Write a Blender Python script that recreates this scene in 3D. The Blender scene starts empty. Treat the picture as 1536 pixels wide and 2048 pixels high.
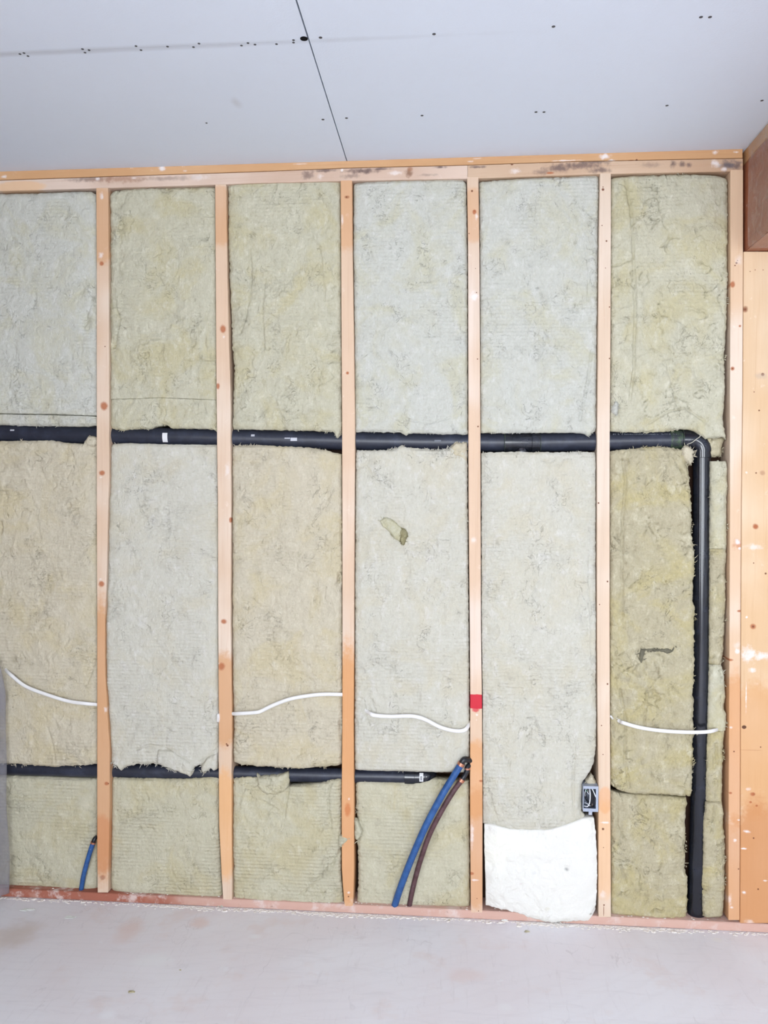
import bpy, bmesh, math, random
import numpy as np
from mathutils import Vector, Matrix
random.seed(7)
SC = bpy.context.scene
COL = SC.collection
# ------------------------------------------------------------------ camera
F, CX, CY, CZ, YAW, PITCH, ROLL = 1625.35, 1.1477, -2.5903, 1.3506, 0.0836, -0.0192, 0.0043
H = 2.4199
XJ, XR = 0.8064, 2.0337
cf = np.array([-math.sin(YAW)*math.cos(PITCH), math.cos(YAW)*math.cos(PITCH), math.sin(PITCH)])
cr = np.array([math.cos(YAW), math.sin(YAW), 0.0]); cu = np.cross(cr, cf)
cr2 = cr*math.cos(ROLL)+cu*math.sin(ROLL); cu2 = -cr*math.sin(ROLL)+cu*math.cos(ROLL)
cam_d = bpy.data.cameras.new('camera'); cam = bpy.data.objects.new('camera', cam_d); COL.objects.link(cam)
cam_d.sensor_fit = 'VERTICAL'; cam_d.sensor_height = 24.0; cam_d.lens = F/2048*24.0
cam_d.clip_start = 0.02
M = Matrix.Identity(4)
for i in range(3):
    M[i][0] = cr2[i]; M[i][1] = cu2[i]; M[i][2] = -cf[i]
M[0][3], M[1][3], M[2][3] = CX, CY, CZ
cam.matrix_world = M
SC.camera = cam
# ------------------------------------------------------------------ exposure, world, daylight through the windows
SC.view_settings.view_transform = 'Standard'
SC.view_settings.look = 'None'
SC.view_settings.gamma = 1.0
SC.view_settings.use_curve_mapping = False
SC.view_settings.exposure = 0.09
wd = bpy.data.worlds.new('sky'); SC.world = wd; wd.use_nodes = True
wn = wd.node_tree.nodes; bg = wn['Background']
bg.inputs[0].default_value = (0.62, 0.76, 1.0, 1); bg.inputs[1].default_value = 1.5
XL = -0.402          # left wall
YF = -5.2            # wall behind the camera
XE = 4.3             # far right wall
WIN = {  # name: (wall, a0, a1, z0, z1, power)
    'window_1': ('front', 0.15, 1.75, 0.35, 2.25, 118.0),
    'window_2': ('front', 2.45, 3.35, 0.75, 2.15, 62.0),
    'window_3': ('left', -3.75, -2.9, 0.6, 2.1, 62.0),
}
def area(name, loc, rot, sx, sy, power, col):
    d = bpy.data.lights.new(name, 'AREA'); d.shape = 'RECTANGLE'; d.size = sx; d.size_y = sy
    d.energy = power; d.color = col
    o = bpy.data.objects.new(name, d); o.location = loc; o.rotation_euler = rot; COL.objects.link(o); return o
for k, (w, a0, a1, z0, z1, pw) in WIN.items():
    c = (a0+a1)/2; zc = (z0+z1)/2
    if w == 'front':
        area('daylight_'+k, (c, YF-0.09, zc), (math.pi/2, 0, 0), a1-a0, z1-z0, pw, (0.915, 0.96, 1.0))
    else:
        area('daylight_'+k, (XL-0.09, c, zc), (math.pi/2, 0, -math.pi/2), a1-a0, z1-z0, pw, (0.915, 0.96, 1.0))

# ------------------------------------------------------------------ pixel ray to a plane of the place
def ray(px, py):
    px = np.asarray(px, float); py = np.asarray(py, float)
    a = (px-768)/F; b = -(py-1024)/F
    return cf[:, None]+cr2[:, None]*a.ravel()[None]+cu2[:, None]*b.ravel()[None]
def W(px, py, Y=0.0):
    d = ray(px, py); t = (Y-CY)/d[1]
    return CX+d[0]*t, CZ+d[2]*t
def w1(px, py, Y=0.0):
    x, z = W([px], [py], Y); return float(x[0]), float(z[0])
def P3(px, py, Y=0.0):
    x, z = w1(px, py, Y); return Vector((x, Y, z))
def onz(px, py, Z):
    d = ray([px], [py]); t = (Z-CZ)/d[2]
    return float((CX+d[0]*t)[0]), float((CY+d[1]*t)[0])
# ------------------------------------------------------------------ noise
def _hash(ix, iy, seed):
    h = (ix.astype(np.int64)*374761393 + iy.astype(np.int64)*668265263 + seed*1442695041) & 0xffffffff
    h = ((h ^ (h >> 13))*1274126177) & 0xffffffff
    h = h ^ (h >> 16)
    return h.astype(np.float64)/4294967296.0
def pn(x, y, seed=0):
    x = np.asarray(x, float); y = np.asarray(y, float)
    ix = np.floor(x); iy = np.floor(y); fx = x-ix; fy = y-iy
    u = fx*fx*fx*(fx*(fx*6-15)+10); v = fy*fy*fy*(fy*(fy*6-15)+10)
    def g(dx, dy):
        a = _hash(ix+dx, iy+dy, seed)*2*np.pi
        return np.cos(a)*(fx-dx)+np.sin(a)*(fy-dy)
    return ((g(0,0)*(1-u)+g(1,0)*u)*(1-v)+(g(0,1)*(1-u)+g(1,1)*u)*v)*1.5
def fbm(x, y, seed, o=4):
    s = 0; a = 1.0; t = 0
    for k in range(o):
        s = s+a*pn(x*2**k, y*2**k, seed+k*17); t += a; a *= 0.55
    return s/t
def sstep(a, b, x):
    t = np.clip((x-a)/(b-a), 0, 1); return t*t*(3-2*t)
# ------------------------------------------------------------------ objects
def wloc(o):
    v = Vector(o.location)
    while o.parent is not None: o = o.parent; v = v+Vector(o.location)
    return v
def link(name, me, mat=None, parent=None, loc=None, smooth=False):
    o = bpy.data.objects.new(name, me); COL.objects.link(o)
    if mat is not None: me.materials.append(mat)
    if loc is not None:
        me.transform(Matrix.Translation(-Vector(loc))); o.location = loc
    if parent is not None:
        o.parent = parent
        if loc is None: me.transform(Matrix.Translation(-wloc(parent)))
        else: o.location = Vector(loc)-wloc(parent)
    if smooth: me.polygons.foreach_set('use_smooth', [True]*len(me.polygons))
    return o
def mesh(vs, fs, name='m'):
    me = bpy.data.meshes.new(name); me.from_pydata([tuple(v) for v in vs], [], fs); me.update(); return me
def tag(o, label, cat, group=None, kind=None):
    o['label'] = label; o['category'] = cat
    if group: o['group'] = group
    if kind: o['kind'] = kind
    return o
def empty(name, loc, label, cat, group=None):
    o = bpy.data.objects.new(name, None); o.empty_display_size = 0.05; COL.objects.link(o); o.location = loc
    return tag(o, label, cat, group)
class MB:
    def __init__(s): s.v = []; s.f = []
    def box(s, a, b):
        x0, y0, z0 = a; x1, y1, z1 = b; n = len(s.v)
        s.v += [(x0,y0,z0),(x1,y0,z0),(x1,y1,z0),(x0,y1,z0),(x0,y0,z1),(x1,y0,z1),(x1,y1,z1),(x0,y1,z1)]
        s.f += [[n+i for i in q] for q in ((0,3,2,1),(4,5,6,7),(0,1,5,4),(1,2,6,5),(2,3,7,6),(3,0,4,7))]
        return s
    def tube(s, pts, r, n=20, cap=True, flat=None, up=None):
        pts = [Vector(p) for p in pts]; rr = r if isinstance(r, (list, tuple)) else [r]*len(pts)
        base = len(s.v); prev = None
        for i, p in enumerate(pts):
            t = (pts[min(i+1, len(pts)-1)]-pts[max(i-1, 0)]).normalized()
            if prev is None:
                a = Vector(up) if up else (Vector((0, 1, 0)) if abs(t.y) < 0.9 else Vector((1, 0, 0)))
            else: a = prev
            if flat and up and prev is not None and abs(t.dot(Vector(up))) < 0.9: a = Vector(up)
            a = (a-t*a.dot(t)).normalized(); prev = a; b = t.cross(a)
            for k in range(n):
                w = 2*math.pi*k/n
                ka = flat if flat else 1.0
                s.v.append(tuple(p+a*math.cos(w)*rr[i]*ka+b*math.sin(w)*rr[i]))
        for i in range(len(pts)-1):
            for k in range(n):
                k2 = (k+1) % n
                s.f.append([base+i*n+k, base+i*n+k2, base+(i+1)*n+k2, base+(i+1)*n+k])
        if cap:
            s.f.append([base+k for k in range(n)][::-1]); e = base+(len(pts)-1)*n; s.f.append([e+k for k in range(n)])
        return s
    def build(s, name, mat, parent=None, loc=None, smooth=False, bevel=0):
        me = mesh(s.v, s.f, name)
        if bevel:
            bm = bmesh.new(); bm.from_mesh(me)
            bmesh.ops.bevel(bm, geom=bm.edges[:], offset=bevel, segments=2, affect='EDGES'); bm.to_mesh(me); bm.free()
        o = link(name, me, mat, parent, loc, smooth)
        if smooth:
            try: me.set_sharp_from_angle(angle=math.radians(40))
            except Exception: pass
        return o
def smooth_path(pts, n=8):
    pts = [Vector(p) for p in pts]; out = []
    for i in range(len(pts)-1):
        p0 = pts[max(i-1, 0)]; p1 = pts[i]; p2 = pts[i+1]; p3 = pts[min(i+2, len(pts)-1)]
        for k in range(n):
            t = k/n
            out.append(0.5*((2*p1)+(p2-p0)*t+(2*p0-5*p1+4*p2-p3)*t*t+(3*p1-p0-3*p2+p3)*t**3))
    out.append(pts[-1]); return out
# ------------------------------------------------------------------ materials
def srgb(r, g, b):
    return tuple((c/255/12.92 if c/255 <= 0.04045 else ((c/255+0.055)/1.055)**2.4) for c in (r, g, b))+(1,)
class NT:
    def __init__(s, name):
        s.m = bpy.data.materials.new(name); s.m.use_nodes = True; s.t = s.m.node_tree
        s.b = s.t.nodes['Principled BSDF']; s.L = s.t.links
        s.pos = s.t.nodes.new('ShaderNodeNewGeometry').outputs['Position']
    def n(s, typ, **kw):
        x = s.t.nodes.new(typ)
        for k, v in kw.items(): setattr(x, k, v)
        return x
    def lk(s, a, b): s.L.new(a, b)
    def map(s, scale, vec=None):
        m = s.n('ShaderNodeMapping'); m.inputs['Scale'].default_value = scale; s.lk(vec or s.pos, m.inputs[0]); return m.outputs[0]
    def noise(s, scale, detail=3, rough=0.5, vec=None, dist=0.0, color=False):
        x = s.n('ShaderNodeTexNoise'); x.inputs['Scale'].default_value = scale; x.inputs['Detail'].default_value = detail
        x.inputs['Roughness'].default_value = rough; x.inputs['Distortion'].default_value = dist
        s.lk(vec or s.pos, x.inputs['Vector']); return x.outputs[1 if color else 0]
    def ramp(s, fac, a, b, lo=0.0, hi=1.0):
        r = s.n('ShaderNodeMapRange'); r.interpolation_type = 'SMOOTHSTEP'
        for i, v in enumerate((a, b, lo, hi)): r.inputs[i+1].default_value = v
        s.lk(fac, r.inputs[0]); return r.outputs[0]
    def mix(s, fac, a, b, mode='MIX'):
        x = s.n('ShaderNodeMix', data_type='RGBA', blend_type=mode)
        for inp, v in ((x.inputs[0], fac), (x.inputs[6], a), (x.inputs[7], b)):
            if isinstance(v, (int, float)): inp.default_value = v
            elif isinstance(v, tuple): inp.default_value = v
            else: s.lk(v, inp)
        return x.outputs[2]
    def math(s, op, a, b=None):
        x = s.n('ShaderNodeMath', operation=op)
        for i, v in enumerate((a, b)):
            if v is None: continue
            if isinstance(v, (int, float)): x.inputs[i].default_value = v
            else: s.lk(v, x.inputs[i])
        return x.outputs[0]
    def bump(s, h, dist, strength=1.0, prev=None):
        b = s.n('ShaderNodeBump'); b.inputs['Distance'].default_value = dist; b.inputs['Strength'].default_value = strength
        s.lk(h, b.inputs['Height'])
        if prev is not None: s.lk(prev, b.inputs['Normal'])
        return b.outputs[0]
    def done(s, col=None, rough=None, normal=None, spec=None, metal=None):
        if col is not None:
            if isinstance(col, tuple): s.b.inputs['Base Color'].default_value = col
            else: s.lk(col, s.b.inputs['Base Color'])
        if rough is not None: s.b.inputs['Roughness'].default_value = rough
        if spec is not None: s.b.inputs['Specular IOR Level'].default_value = spec
        if metal is not None: s.b.inputs['Metallic'].default_value = metal
        if normal is not None: s.lk(normal, s.b.inputs['Normal'])
        return s.m
    def spot(s, col, x, y, z, rx, ry, rz, c, soft=0.5, wob=0.5, nscale=60.0, strength=1.0, rag=0.0):
        v = s.n('ShaderNodeVectorMath', operation='SUBTRACT'); s.lk(s.pos, v.inputs[0]); v.inputs[1].default_value = (x, y, z)
        m = s.n('ShaderNodeVectorMath', operation='MULTIPLY'); s.lk(v.outputs[0], m.inputs[0])
        m.inputs[1].default_value = (1/rx if rx else 0, 1/ry if ry else 0, 1/rz if rz else 0)
        l = s.n('ShaderNodeVectorMath', operation='LENGTH'); s.lk(m.outputs[0], l.inputs[0])
        d = l.outputs['Value']
        if soft == 0.12:
            ab = s.n('ShaderNodeVectorMath', operation='ABSOLUTE'); s.lk(m.outputs[0], ab.inputs[0])
            sx = s.n('ShaderNodeSeparateXYZ'); s.lk(ab.outputs[0], sx.inputs[0])
            d = s.math('MAXIMUM', sx.outputs[0], sx.outputs[2])
        if wob:
            if not hasattr(s, '_nz'): s._nz = {}
            if nscale not in s._nz: s._nz[nscale] = s.math('SUBTRACT', s.noise(nscale, 4, 0.6), 0.5)
            d = s.math('ADD', d, s.math('MULTIPLY', s._nz[nscale], wob*2))
        f = s.ramp(d, 1.0, 1.0-soft, 0.0, strength)
        return s.mix(f, col, c)
def plain(name, c, rough=0.5, spec=0.5, metal=0.0, bump=None):
    t = NT(name)
    nz = t.noise(35, 4, 0.6)
    c2 = tuple(v*0.82 for v in c[:3])+(1,)
    col = t.mix(nz, c, c2)
    nrm = t.bump(t.noise(180, 3), bump) if bump else None
    return t.done(col, rough, nrm, spec, metal)
WHITE = srgb(238, 230, 227); KNOT = srgb(176, 104, 66); KDARK = srgb(120, 72, 48); MOULD = srgb(132, 112, 104)
def wood(name, light, dark, axis='z', spots=(), Y=0.0, seed=0.0, rough=0.62, tone=None):
    """spots: (px, py, rx_px, ry_px, colour[, soft, strength, wobble])"""
    t = NT(name)
    off = t.n('ShaderNodeVectorMath', operation='ADD'); t.lk(t.pos, off.inputs[0]); off.inputs[1].default_value = (seed*3.7, seed*1.3, seed*2.1)
    o = off.outputs[0]
    sc = {'z': (55, 55, 1.6), 'x': (1.6, 55, 55), 'y': (55, 1.6, 55)}[axis]
    sc2 = {'z': (14, 14, 0.7), 'x': (0.7, 14, 14), 'y': (14, 0.7, 14)}[axis]
    big = t.noise(3.0, 2, 0.5, t.map({'z': (1, 1, 1), 'x': (1, 1, 1), 'y': (1, 1, 1)}[axis], o))
    g1 = t.noise(1.0, 5, 0.6, t.map(sc2, o), dist=0.6)
    g2 = t.noise(2.2, 4, 0.65, t.map(sc, o), dist=0.2)
    col = t.mix(t.ramp(big, 0.36, 0.62), light, dark)
    col = t.mix(t.ramp(g1, 0.42, 0.75, 0, 0.35), col, tuple(v*0.8 for v in dark[:3])+(1,))
    col = t.mix(t.ramp(g2, 0.5, 0.75, 0, 0.28), col, tuple(a*b for a, b in zip(dark[:3], (0.8, 0.66, 0.55)))+(1,))
    # dust and thin scuffs
    dust = t.noise(26, 5, 0.7, o)
    col = t.mix(t.ramp(dust, 0.62, 0.78, 0, 0.45), col, srgb(250, 238, 228))
    for sp in spots:
        px, py, rx, ry, c = sp[:5]
        soft = sp[5] if len(sp) > 5 else 0.7; st = sp[6] if len(sp) > 6 else 0.9; wob = sp[7] if len(sp) > 7 else 0.35
        x, z = w1(px, py, Y)
        col = t.spot(col, x, 0, z, rx/620.0, 0, ry/620.0, c, soft, wob, 60.0, st)
    nrm = t.bump(g2, 0.0008, 0.6)
    return t.done(col, rough, nrm, 0.3)
def wool(name, base, warm, pale, dark, ribs=1.0, fleck=1.0):
    t = NT(name)
    n1 = t.noise(7, 4, 0.6, dist=0.8)
    n2 = t.noise(34, 6, 0.68, t.map((1, 1, 0.8)))
    n3 = t.noise(150, 4, 0.7, t.map((1, 1, 0.6)))
    cl = t.noise(75, 3, 0.6, dist=1.5)
    col = t.mix(t.ramp(n1, 0.42, 0.68), base, warm)
    col = t.mix(t.ramp(n2, 0.50, 0.72, 0, 0.7*fleck), col, pale)
    col = t.mix(t.ramp(n2, 0.46, 0.28, 0, 0.45*fleck), col, dark)
    col = t.mix(t.ramp(cl, 0.64, 0.76, 0, 0.5*fleck), col, pale)
    col = t.mix(t.ramp(n3, 0.35, 0.68, 0, 0.5), col, t.mix(0.5, col, dark))
    # hair-thin dark lines: fibres, dirt and crack shade put into the colour; specks
    r1 = t.math('ABSOLUTE', t.math('SUBTRACT', t.noise(24, 5, 0.62, dist=0.9), 0.5))
    m1 = t.ramp(t.noise(9, 3, 0.6, t.map((1.3, 1, 1))), 0.5, 0.62)
    hairline = t.math('MULTIPLY', t.ramp(r1, 0.011, 0.0), m1)
    col = t.mix(t.math('MULTIPLY', hairline, 0.27*fleck), col, tuple(v*0.42 for v in dark[:3])+(1,))
    sp = t.ramp(t.noise(210, 2, 0.5), 0.73, 0.78, 0, 0.55*fleck)
    col = t.mix(sp, col, tuple(v*0.3 for v in dark[:3])+(1,))
    wv = t.n('ShaderNodeTexWave'); wv.bands_direction = 'Z'; wv.inputs['Scale'].default_value = 27.0; wv.inputs['Distortion'].default_value = 0.6
    wv.inputs['Detail'].default_value = 2; wv.inputs['Detail Scale'].default_value = 2.0
    t.lk(t.pos, wv.inputs['Vector'])
    rm = t.ramp(t.noise(4.5, 2, 0.5), 0.42, 0.6, 0.15*ribs, 1.0*ribs)
    rib = t.math('MULTIPLY', wv.outputs[1], rm)
    nrm = t.bump(rib, 0.0016, 0.8)
    nrm = t.bump(n2, 0.010, 0.7, nrm)
    nrm = t.bump(hairline, -0.0025, 0.7, nrm)
    nrm = t.bump(n3, 0.0025, 0.7, nrm)
    return t.done(col, 0.95, nrm, 0.08)
# ------------------------------------------------------------------ the room
def structure(name, mb, mat, parent=None):
    o = mb.build(name, mat, parent)
    if parent is None: o['kind'] = 'structure'
    return o
tf = NT('floor_plywood')
big = tf.noise(2.2, 3, 0.5); fine = tf.noise(1.0, 6, 0.65, tf.map((5, 26, 1)), dist=1.2); spk = tf.noise(60, 3, 0.6)
c = tf.mix(tf.ramp(big, 0.35, 0.66), srgb(236, 234, 238), srgb(232, 226, 229))
c = tf.mix(tf.ramp(tf.noise(5, 4, 0.6), 0.56, 0.7, 0, 0.4), c, srgb(226, 208, 203))
c = tf.mix(tf.ramp(fine, 0.52, 0.78, 0, 0.4), c, srgb(214, 209, 213))
gr = tf.n('ShaderNodeTexWave'); gr.wave_type = 'RINGS'; gr.rings_direction = 'Z'; gr.inputs['Scale'].default_value = 7; gr.inputs['Distortion'].default_value = 9; gr.inputs['Detail'].default_value = 3; gr.inputs['Detail Scale'].default_value = 0.6
tf.lk(tf.map((0.5, 1.2, 1)), gr.inputs['Vector'])
c = tf.mix(tf.ramp(gr.outputs[1], 0.75, 1.0, 0, 0.03), c, srgb(184, 174, 172))
c = tf.mix(tf.ramp(tf.noise(11, 4, 0.7), 0.62, 0.72, 0, 0.55), c, srgb(238, 237, 240))
c = tf.mix(tf.ramp(tf.noise(1.0, 6, 0.7, tf.map((60, 7, 1)), dist=0.8), 0.55, 0.8, 0, 0.35), c, srgb(196, 188, 190))
scr = tf.math('ABSOLUTE', tf.math('SUBTRACT', tf.noise(3.5, 4, 0.6, tf.map((1.6, 0.7, 1)), dist=0.5), 0.5))
c = tf.mix(tf.math('MULTIPLY', tf.ramp(scr, 0.006, 0.0), tf.ramp(tf.noise(4.0, 2, 0.5), 0.5, 0.65, 0, 0.18)), c, srgb(150, 142, 144))
c = tf.mix(tf.ramp(spk, 0.74, 0.8, 0, 0.4), c, srgb(150, 142, 136))
for (px, py, rx, ry, cc) in ((305, 1920, .07, .06, srgb(236, 236, 238)), (260, 1860, .06, .1, srgb(228, 206, 200)), (400, 1845, .05, .05, srgb(230, 208, 202)),
                             (1435, 1880, .02, .02, srgb(238, 234, 232)), (1010, 2015, .03, .03, srgb(236, 234, 236)), (215, 2030, .03, .03, srgb(240, 240, 244)), (510, 1873, .03, .02, srgb(236, 234, 236)),
                             (930, 1950, .07, .05, srgb(230, 214, 212)), (30, 1870, .09, .12, srgb(212, 198, 188))):  # last patch: brownish shade of the left floor corner painted into the colour
    x, y = onz(px, py, 0.0); c = tf.spot(c, x, y, 0, rx, ry, 0, cc, 0.8, 0.5, 14.0, 0.7)
floor_m = tf.done(c, 0.75, tf.bump(fine, 0.0012, 0.5), 0.2)
structure('floor', MB().box((XL-0.2, YF-0.2, -0.08), (XE+0.2, 0.2, 0.0)), floor_m)
tc = NT('ceiling_drywall_paper')
c = tc.mix(tc.noise(1.2, 2), srgb(224, 231, 243), srgb(219, 226, 240))
c = tc.mix(tc.ramp(tc.noise(30, 5, 0.7), 0.4, 0.8, 0, 0.18), c, srgb(218, 222, 232))
sx0, sy0 = onz(300, 100, H)
c = tc.spot(c, sx0-0.3, onz(300, 96, H)[1], 0, 1.3, 0.018, 0, srgb(178, 180, 188), 0.9, 0.25, 8.0, 0.45)
x, y = onz(945, 205, H)
c = tc.spot(c, *onz(472, 205, H), 0, 0.02, 0.05, 0, srgb(192, 190, 194), 0.9, 0.4, 14.0, 0.4)
ceil_m = tc.done(c, 0.9, tc.bump(tc.noise(220, 3), 0.0006, 0.5), 0.15)
black_m = plain('dark_void', srgb(22, 22, 24), 0.9, 0.1)
ysm = onz(300, 96, H)[1]; ysm2 = onz(610, 80, H)[1]; yseam = (ysm+ysm2)/2
cm = MB()
g = 0.0016
cm.box((XL-0.2, yseam+0.0004, H), (XJ-g*1.0, 0.10, H+0.0127))
cm.box((XL-0.2, YF-0.2, H), (XJ-g*1.4, yseam-0.0004, H+0.0127))
cm.box((XJ+g, YF-0.2, H), (XE+0.2, 0.10, H+0.0127))
ceiling = structure('ceiling', cm, ceil_m)
MB().box((XL-0.2, YF-0.2, H+0.0129), (XE+0.2, 0.2, H+0.03)).build('ceiling_backing', black_m, ceiling)
screw_m = plain('screw_head_grey', srgb(72, 72, 78), 0.5, 0.5)
for (px, py) in ((868,68),(1107,53),(1402,34),(1420,34),(1334,211),(1072,224),(1088,224),(844,231),(1524,201),(693,236),(646,239),(413,246),(641,75),
                 (48,106),(56,112),(40,108),(165,98),(170,105),(178,100),(272,92),(282,100),(335,93),(387,94),(398,87),(483,91),(496,86),(510,89),(553,88),(587,80),(587,85)):
    x, y = onz(px, py, H)
    m = MB(); r = 0.0042 if px > 620 else 0.0032
    m.tube([(x, y, H+0.001), (x, y, H-0.0006), (x, y, H-0.0010)], [r, r, r*0.7], 12)
    m.tube([(x, y, H-0.0010), (x, y, H-0.0013)], [r*0.35, r*0.3], 4)
    m.build('screw_head', screw_m, ceiling)
x, y = onz(608, 77, H)
MB().tube([(x, y, H+0.001), (x, y, H-0.001)], 0.009, 14).build('screw_hole', black_m, ceiling)

sheath = NT('wall_sheathing'); sheath_m = sheath.done(sheath.mix(sheath.noise(14, 5, 0.6), srgb(82, 58, 44), srgb(56, 42, 34)), 0.8, None, 0.1)
structure('wall_back', MB().box((XL-0.2, 0.092, -0.02), (XE+0.2, 0.14, H+0.03)), sheath_m)
paint_m = plain('wall_pale_drywall', srgb(222, 222, 220), 0.85, 0.2)
dark_wall_m = plain('wall_unseen_dark_brown', srgb(128, 108, 90), 0.8, 0.1)  # unseen left wall, made dark brown so the corner beside it renders darker
def wall_with_windows(name, wins, front):
    m = MB()
    cuts = sorted([(a0, a1, z0, z1) for (w, a0, a1, z0, z1, p) in WIN.values() if w == wins])
    lo, hi = (XL-0.1, XE+0.1) if front else (YF-0.1, 0.09)
    def seg(a, b, z0, z1):
        if front: m.box((a, YF-0.08, z0), (b, YF, z1))
        else: m.box((XL-0.08, a, z0), (XL, b, z1))
    prev = lo
    for a0, a1, z0, z1 in cuts:
        seg(prev, a0, 0, H); seg(a0, a1, 0, z0); seg(a0, a1, z1, H); prev = a1
    seg(prev, hi, 0, H)
    return structure(name, m, paint_m if front else dark_wall_m)
wall_with_windows('wall_front', 'front', True)
wall_with_windows('wall_left', 'left', False)
structure('wall_right', MB().box((XE, YF-0.1, 0), (XE+0.08, 0.09, H)), paint_m)
structure('trim_1', MB().box((XR+0.27, -0.012, 0.0), (XE, 0.09, H)), paint_m)
frame_m = plain('window_frame_white', srgb(235, 235, 232), 0.5)
for k, (w, a0, a1, z0, z1, p) in WIN.items():
    m = MB(); t = 0.05
    def fb(a, b, c0, d0):
        if w == 'front': m.box((a, YF-0.07, c0), (b, YF-0.01, d0))
        else: m.box((XL-0.07, a, c0), (XL-0.01, b, d0))
    fb(a0, a1, z0, z0+t); fb(a0, a1, z1-t, z1); fb(a0, a0+t, z0+t, z1-t); fb(a1-t, a1, z0+t, z1-t)
    mid = (a0+a1)/2; fb(mid-0.02, mid+0.02, z0+t, z1-t)
    structure(k, m, frame_m)

# ------------------------------------------------------------------ framing lumber
def board(name, La, Lb, mat, y0=0.0, y1=0.089, n=40, ch=0.0012, parent=None, horiz=False, loc=None, seed=0):
    """La, Lb: two edge polylines in the photo's pixels on plane y0; rings run along them"""
    La = np.array(La, float); Lb = np.array(Lb, float)
    k = 0 if horiz else 1
    t0 = max(La[0, k], Lb[0, k]); t1 = min(La[-1, k], Lb[-1, k])
    ts = np.linspace(t0, t1, n)
    def ev(Lx):
        o = np.interp(ts, Lx[:, k], Lx[:, 1-k])
        return (ts, o) if horiz else (o, ts)
    ax, az = W(*ev(La), y0); bx, bz = W(*ev(Lb), y0)
    # gentle hand-sawn waviness
    wv = fbm(ts*0.01+seed*9.1, ts*0+seed*3.3, 5, 2)*0.0004
    vs = []; fs = []
    for i in range(n):
        a = Vector((ax[i], 0, az[i])); b = Vector((bx[i], 0, bz[i])); d = (b-a).normalized()
        w = Vector((0, wv[i], 0))
        ring = [a+d*ch+Vector((0, y0, 0))+w, b-d*ch+Vector((0, y0, 0))+w, b+Vector((0, y0+ch, 0)), b+Vector((0, y1-ch, 0)),
                b-d*ch+Vector((0, y1, 0)), a+d*ch+Vector((0, y1, 0)), a+Vector((0, y1-ch, 0)), a+Vector((0, y0+ch, 0))]
        vs += ring
    for i in range(n-1):
        for j in range(8):
            fs.append([i*8+j, i*8+(j+1) % 8, (i+1)*8+(j+1) % 8, (i+1)*8+j])
    fs.append(list(range(8))[::-1]); fs.append([(n-1)*8+j for j in range(8)])
    me = mesh(vs, fs, name); bm = bmesh.new(); bm.from_mesh(me); bmesh.ops.recalc_face_normals(bm, faces=bm.faces); bm.to_mesh(me); bm.free()
    if loc is None:
        zs = [v[2] for v in vs]; zi = min(zs); loc = Vector((float(np.mean([v[0] for v in vs])), (y0+y1)/2, zi))
    return link(name, me, mat, parent, loc)
PEACH = srgb(219, 189, 162); PALE = srgb(227, 207, 188); ORNG = srgb(208, 154, 106); TAN = srgb(226, 180, 128)
ST = [  # left edge, right edge
 ([(192,376),(193,530),(193,950),(193,1000),(194,1250),(194,1500),(194,1700),(195,1785)], [(216,376),(217,550),(218,950),(216,1000),(213,1150),(209,1250),(210,1350),(215,1440),(219,1500),(219,1600),(217,1700),(216,1785)]),
 ([(430,369),(431,530),(432,700),(433,800),(434,900),(435.5,1000),(436,1250),(437.5,1450),(437,1500),(438,1650),(444,1770),(446,1800)], [(452,369),(454,530),(458,700),(461,800),(461,900),(462,1000),(461,1250),(464,1450),(463,1500),(463,1650),(464,1800)]),
 ([(681,360),(682,500),(683,700),(684,850),(684.6,1100),(684.6,1450),(683,1600),(683.5,1750),(688,1795),(689,1812)], [(704,360),(705,500),(708,700),(710,850),(708.5,1100),(708,1300),(707,1450),(708,1600),(708,1750),(706,1812)]),
 ([(934,354),(936,500),(936.5,700),(937,1000),(939.5,1250),(940.5,1400),(940,1600),(941,1750),(941.6,1825)], [(957,354),(959,500),(960,700),(961.3,1000),(962,1250),(964,1400),(965,1600),(965,1825)]),
 ([(1200,347),(1198,480),(1196,700),(1194,900),(1194,1250),(1195.5,1450),(1197,1600),(1197,1834)], [(1222,347),(1222,480),(1221,700),(1219.5,900),(1219.5,1250),(1220,1450),(1221,1600),(1222,1834)]),
 ([(1461,340),(1461,600),(1460,800),(1460,1000),(1459,1300),(1458,1500),(1457,1700),(1457,1840)], [(1486.5,340),(1486.5,500),(1485,800),(1482.5,1000),(1481,1300),(1480.5,1500),(1480,1700),(1479.5,1840)]),
]
def K(px, py, r=4, r2=None, c=KNOT, st=0.9): return (px, py, r, r2 or r, c, 0.6, st, 0.3)
def D(px, py, r=2.0): return (px, py, r, r, KDARK, 0.5, 0.95, 0.15)
def Wh(px, py, rx, ry, st=0.7): return (px, py, rx, ry, WHITE, 0.95, st, 1.0)
def O(px, py, rx, ry, c=ORNG, st=0.8): return (px, py, rx, ry, c, 0.25, st, 0.15)  # broad tone zones: real wood tone, plus uneven light put into the colour
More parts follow.
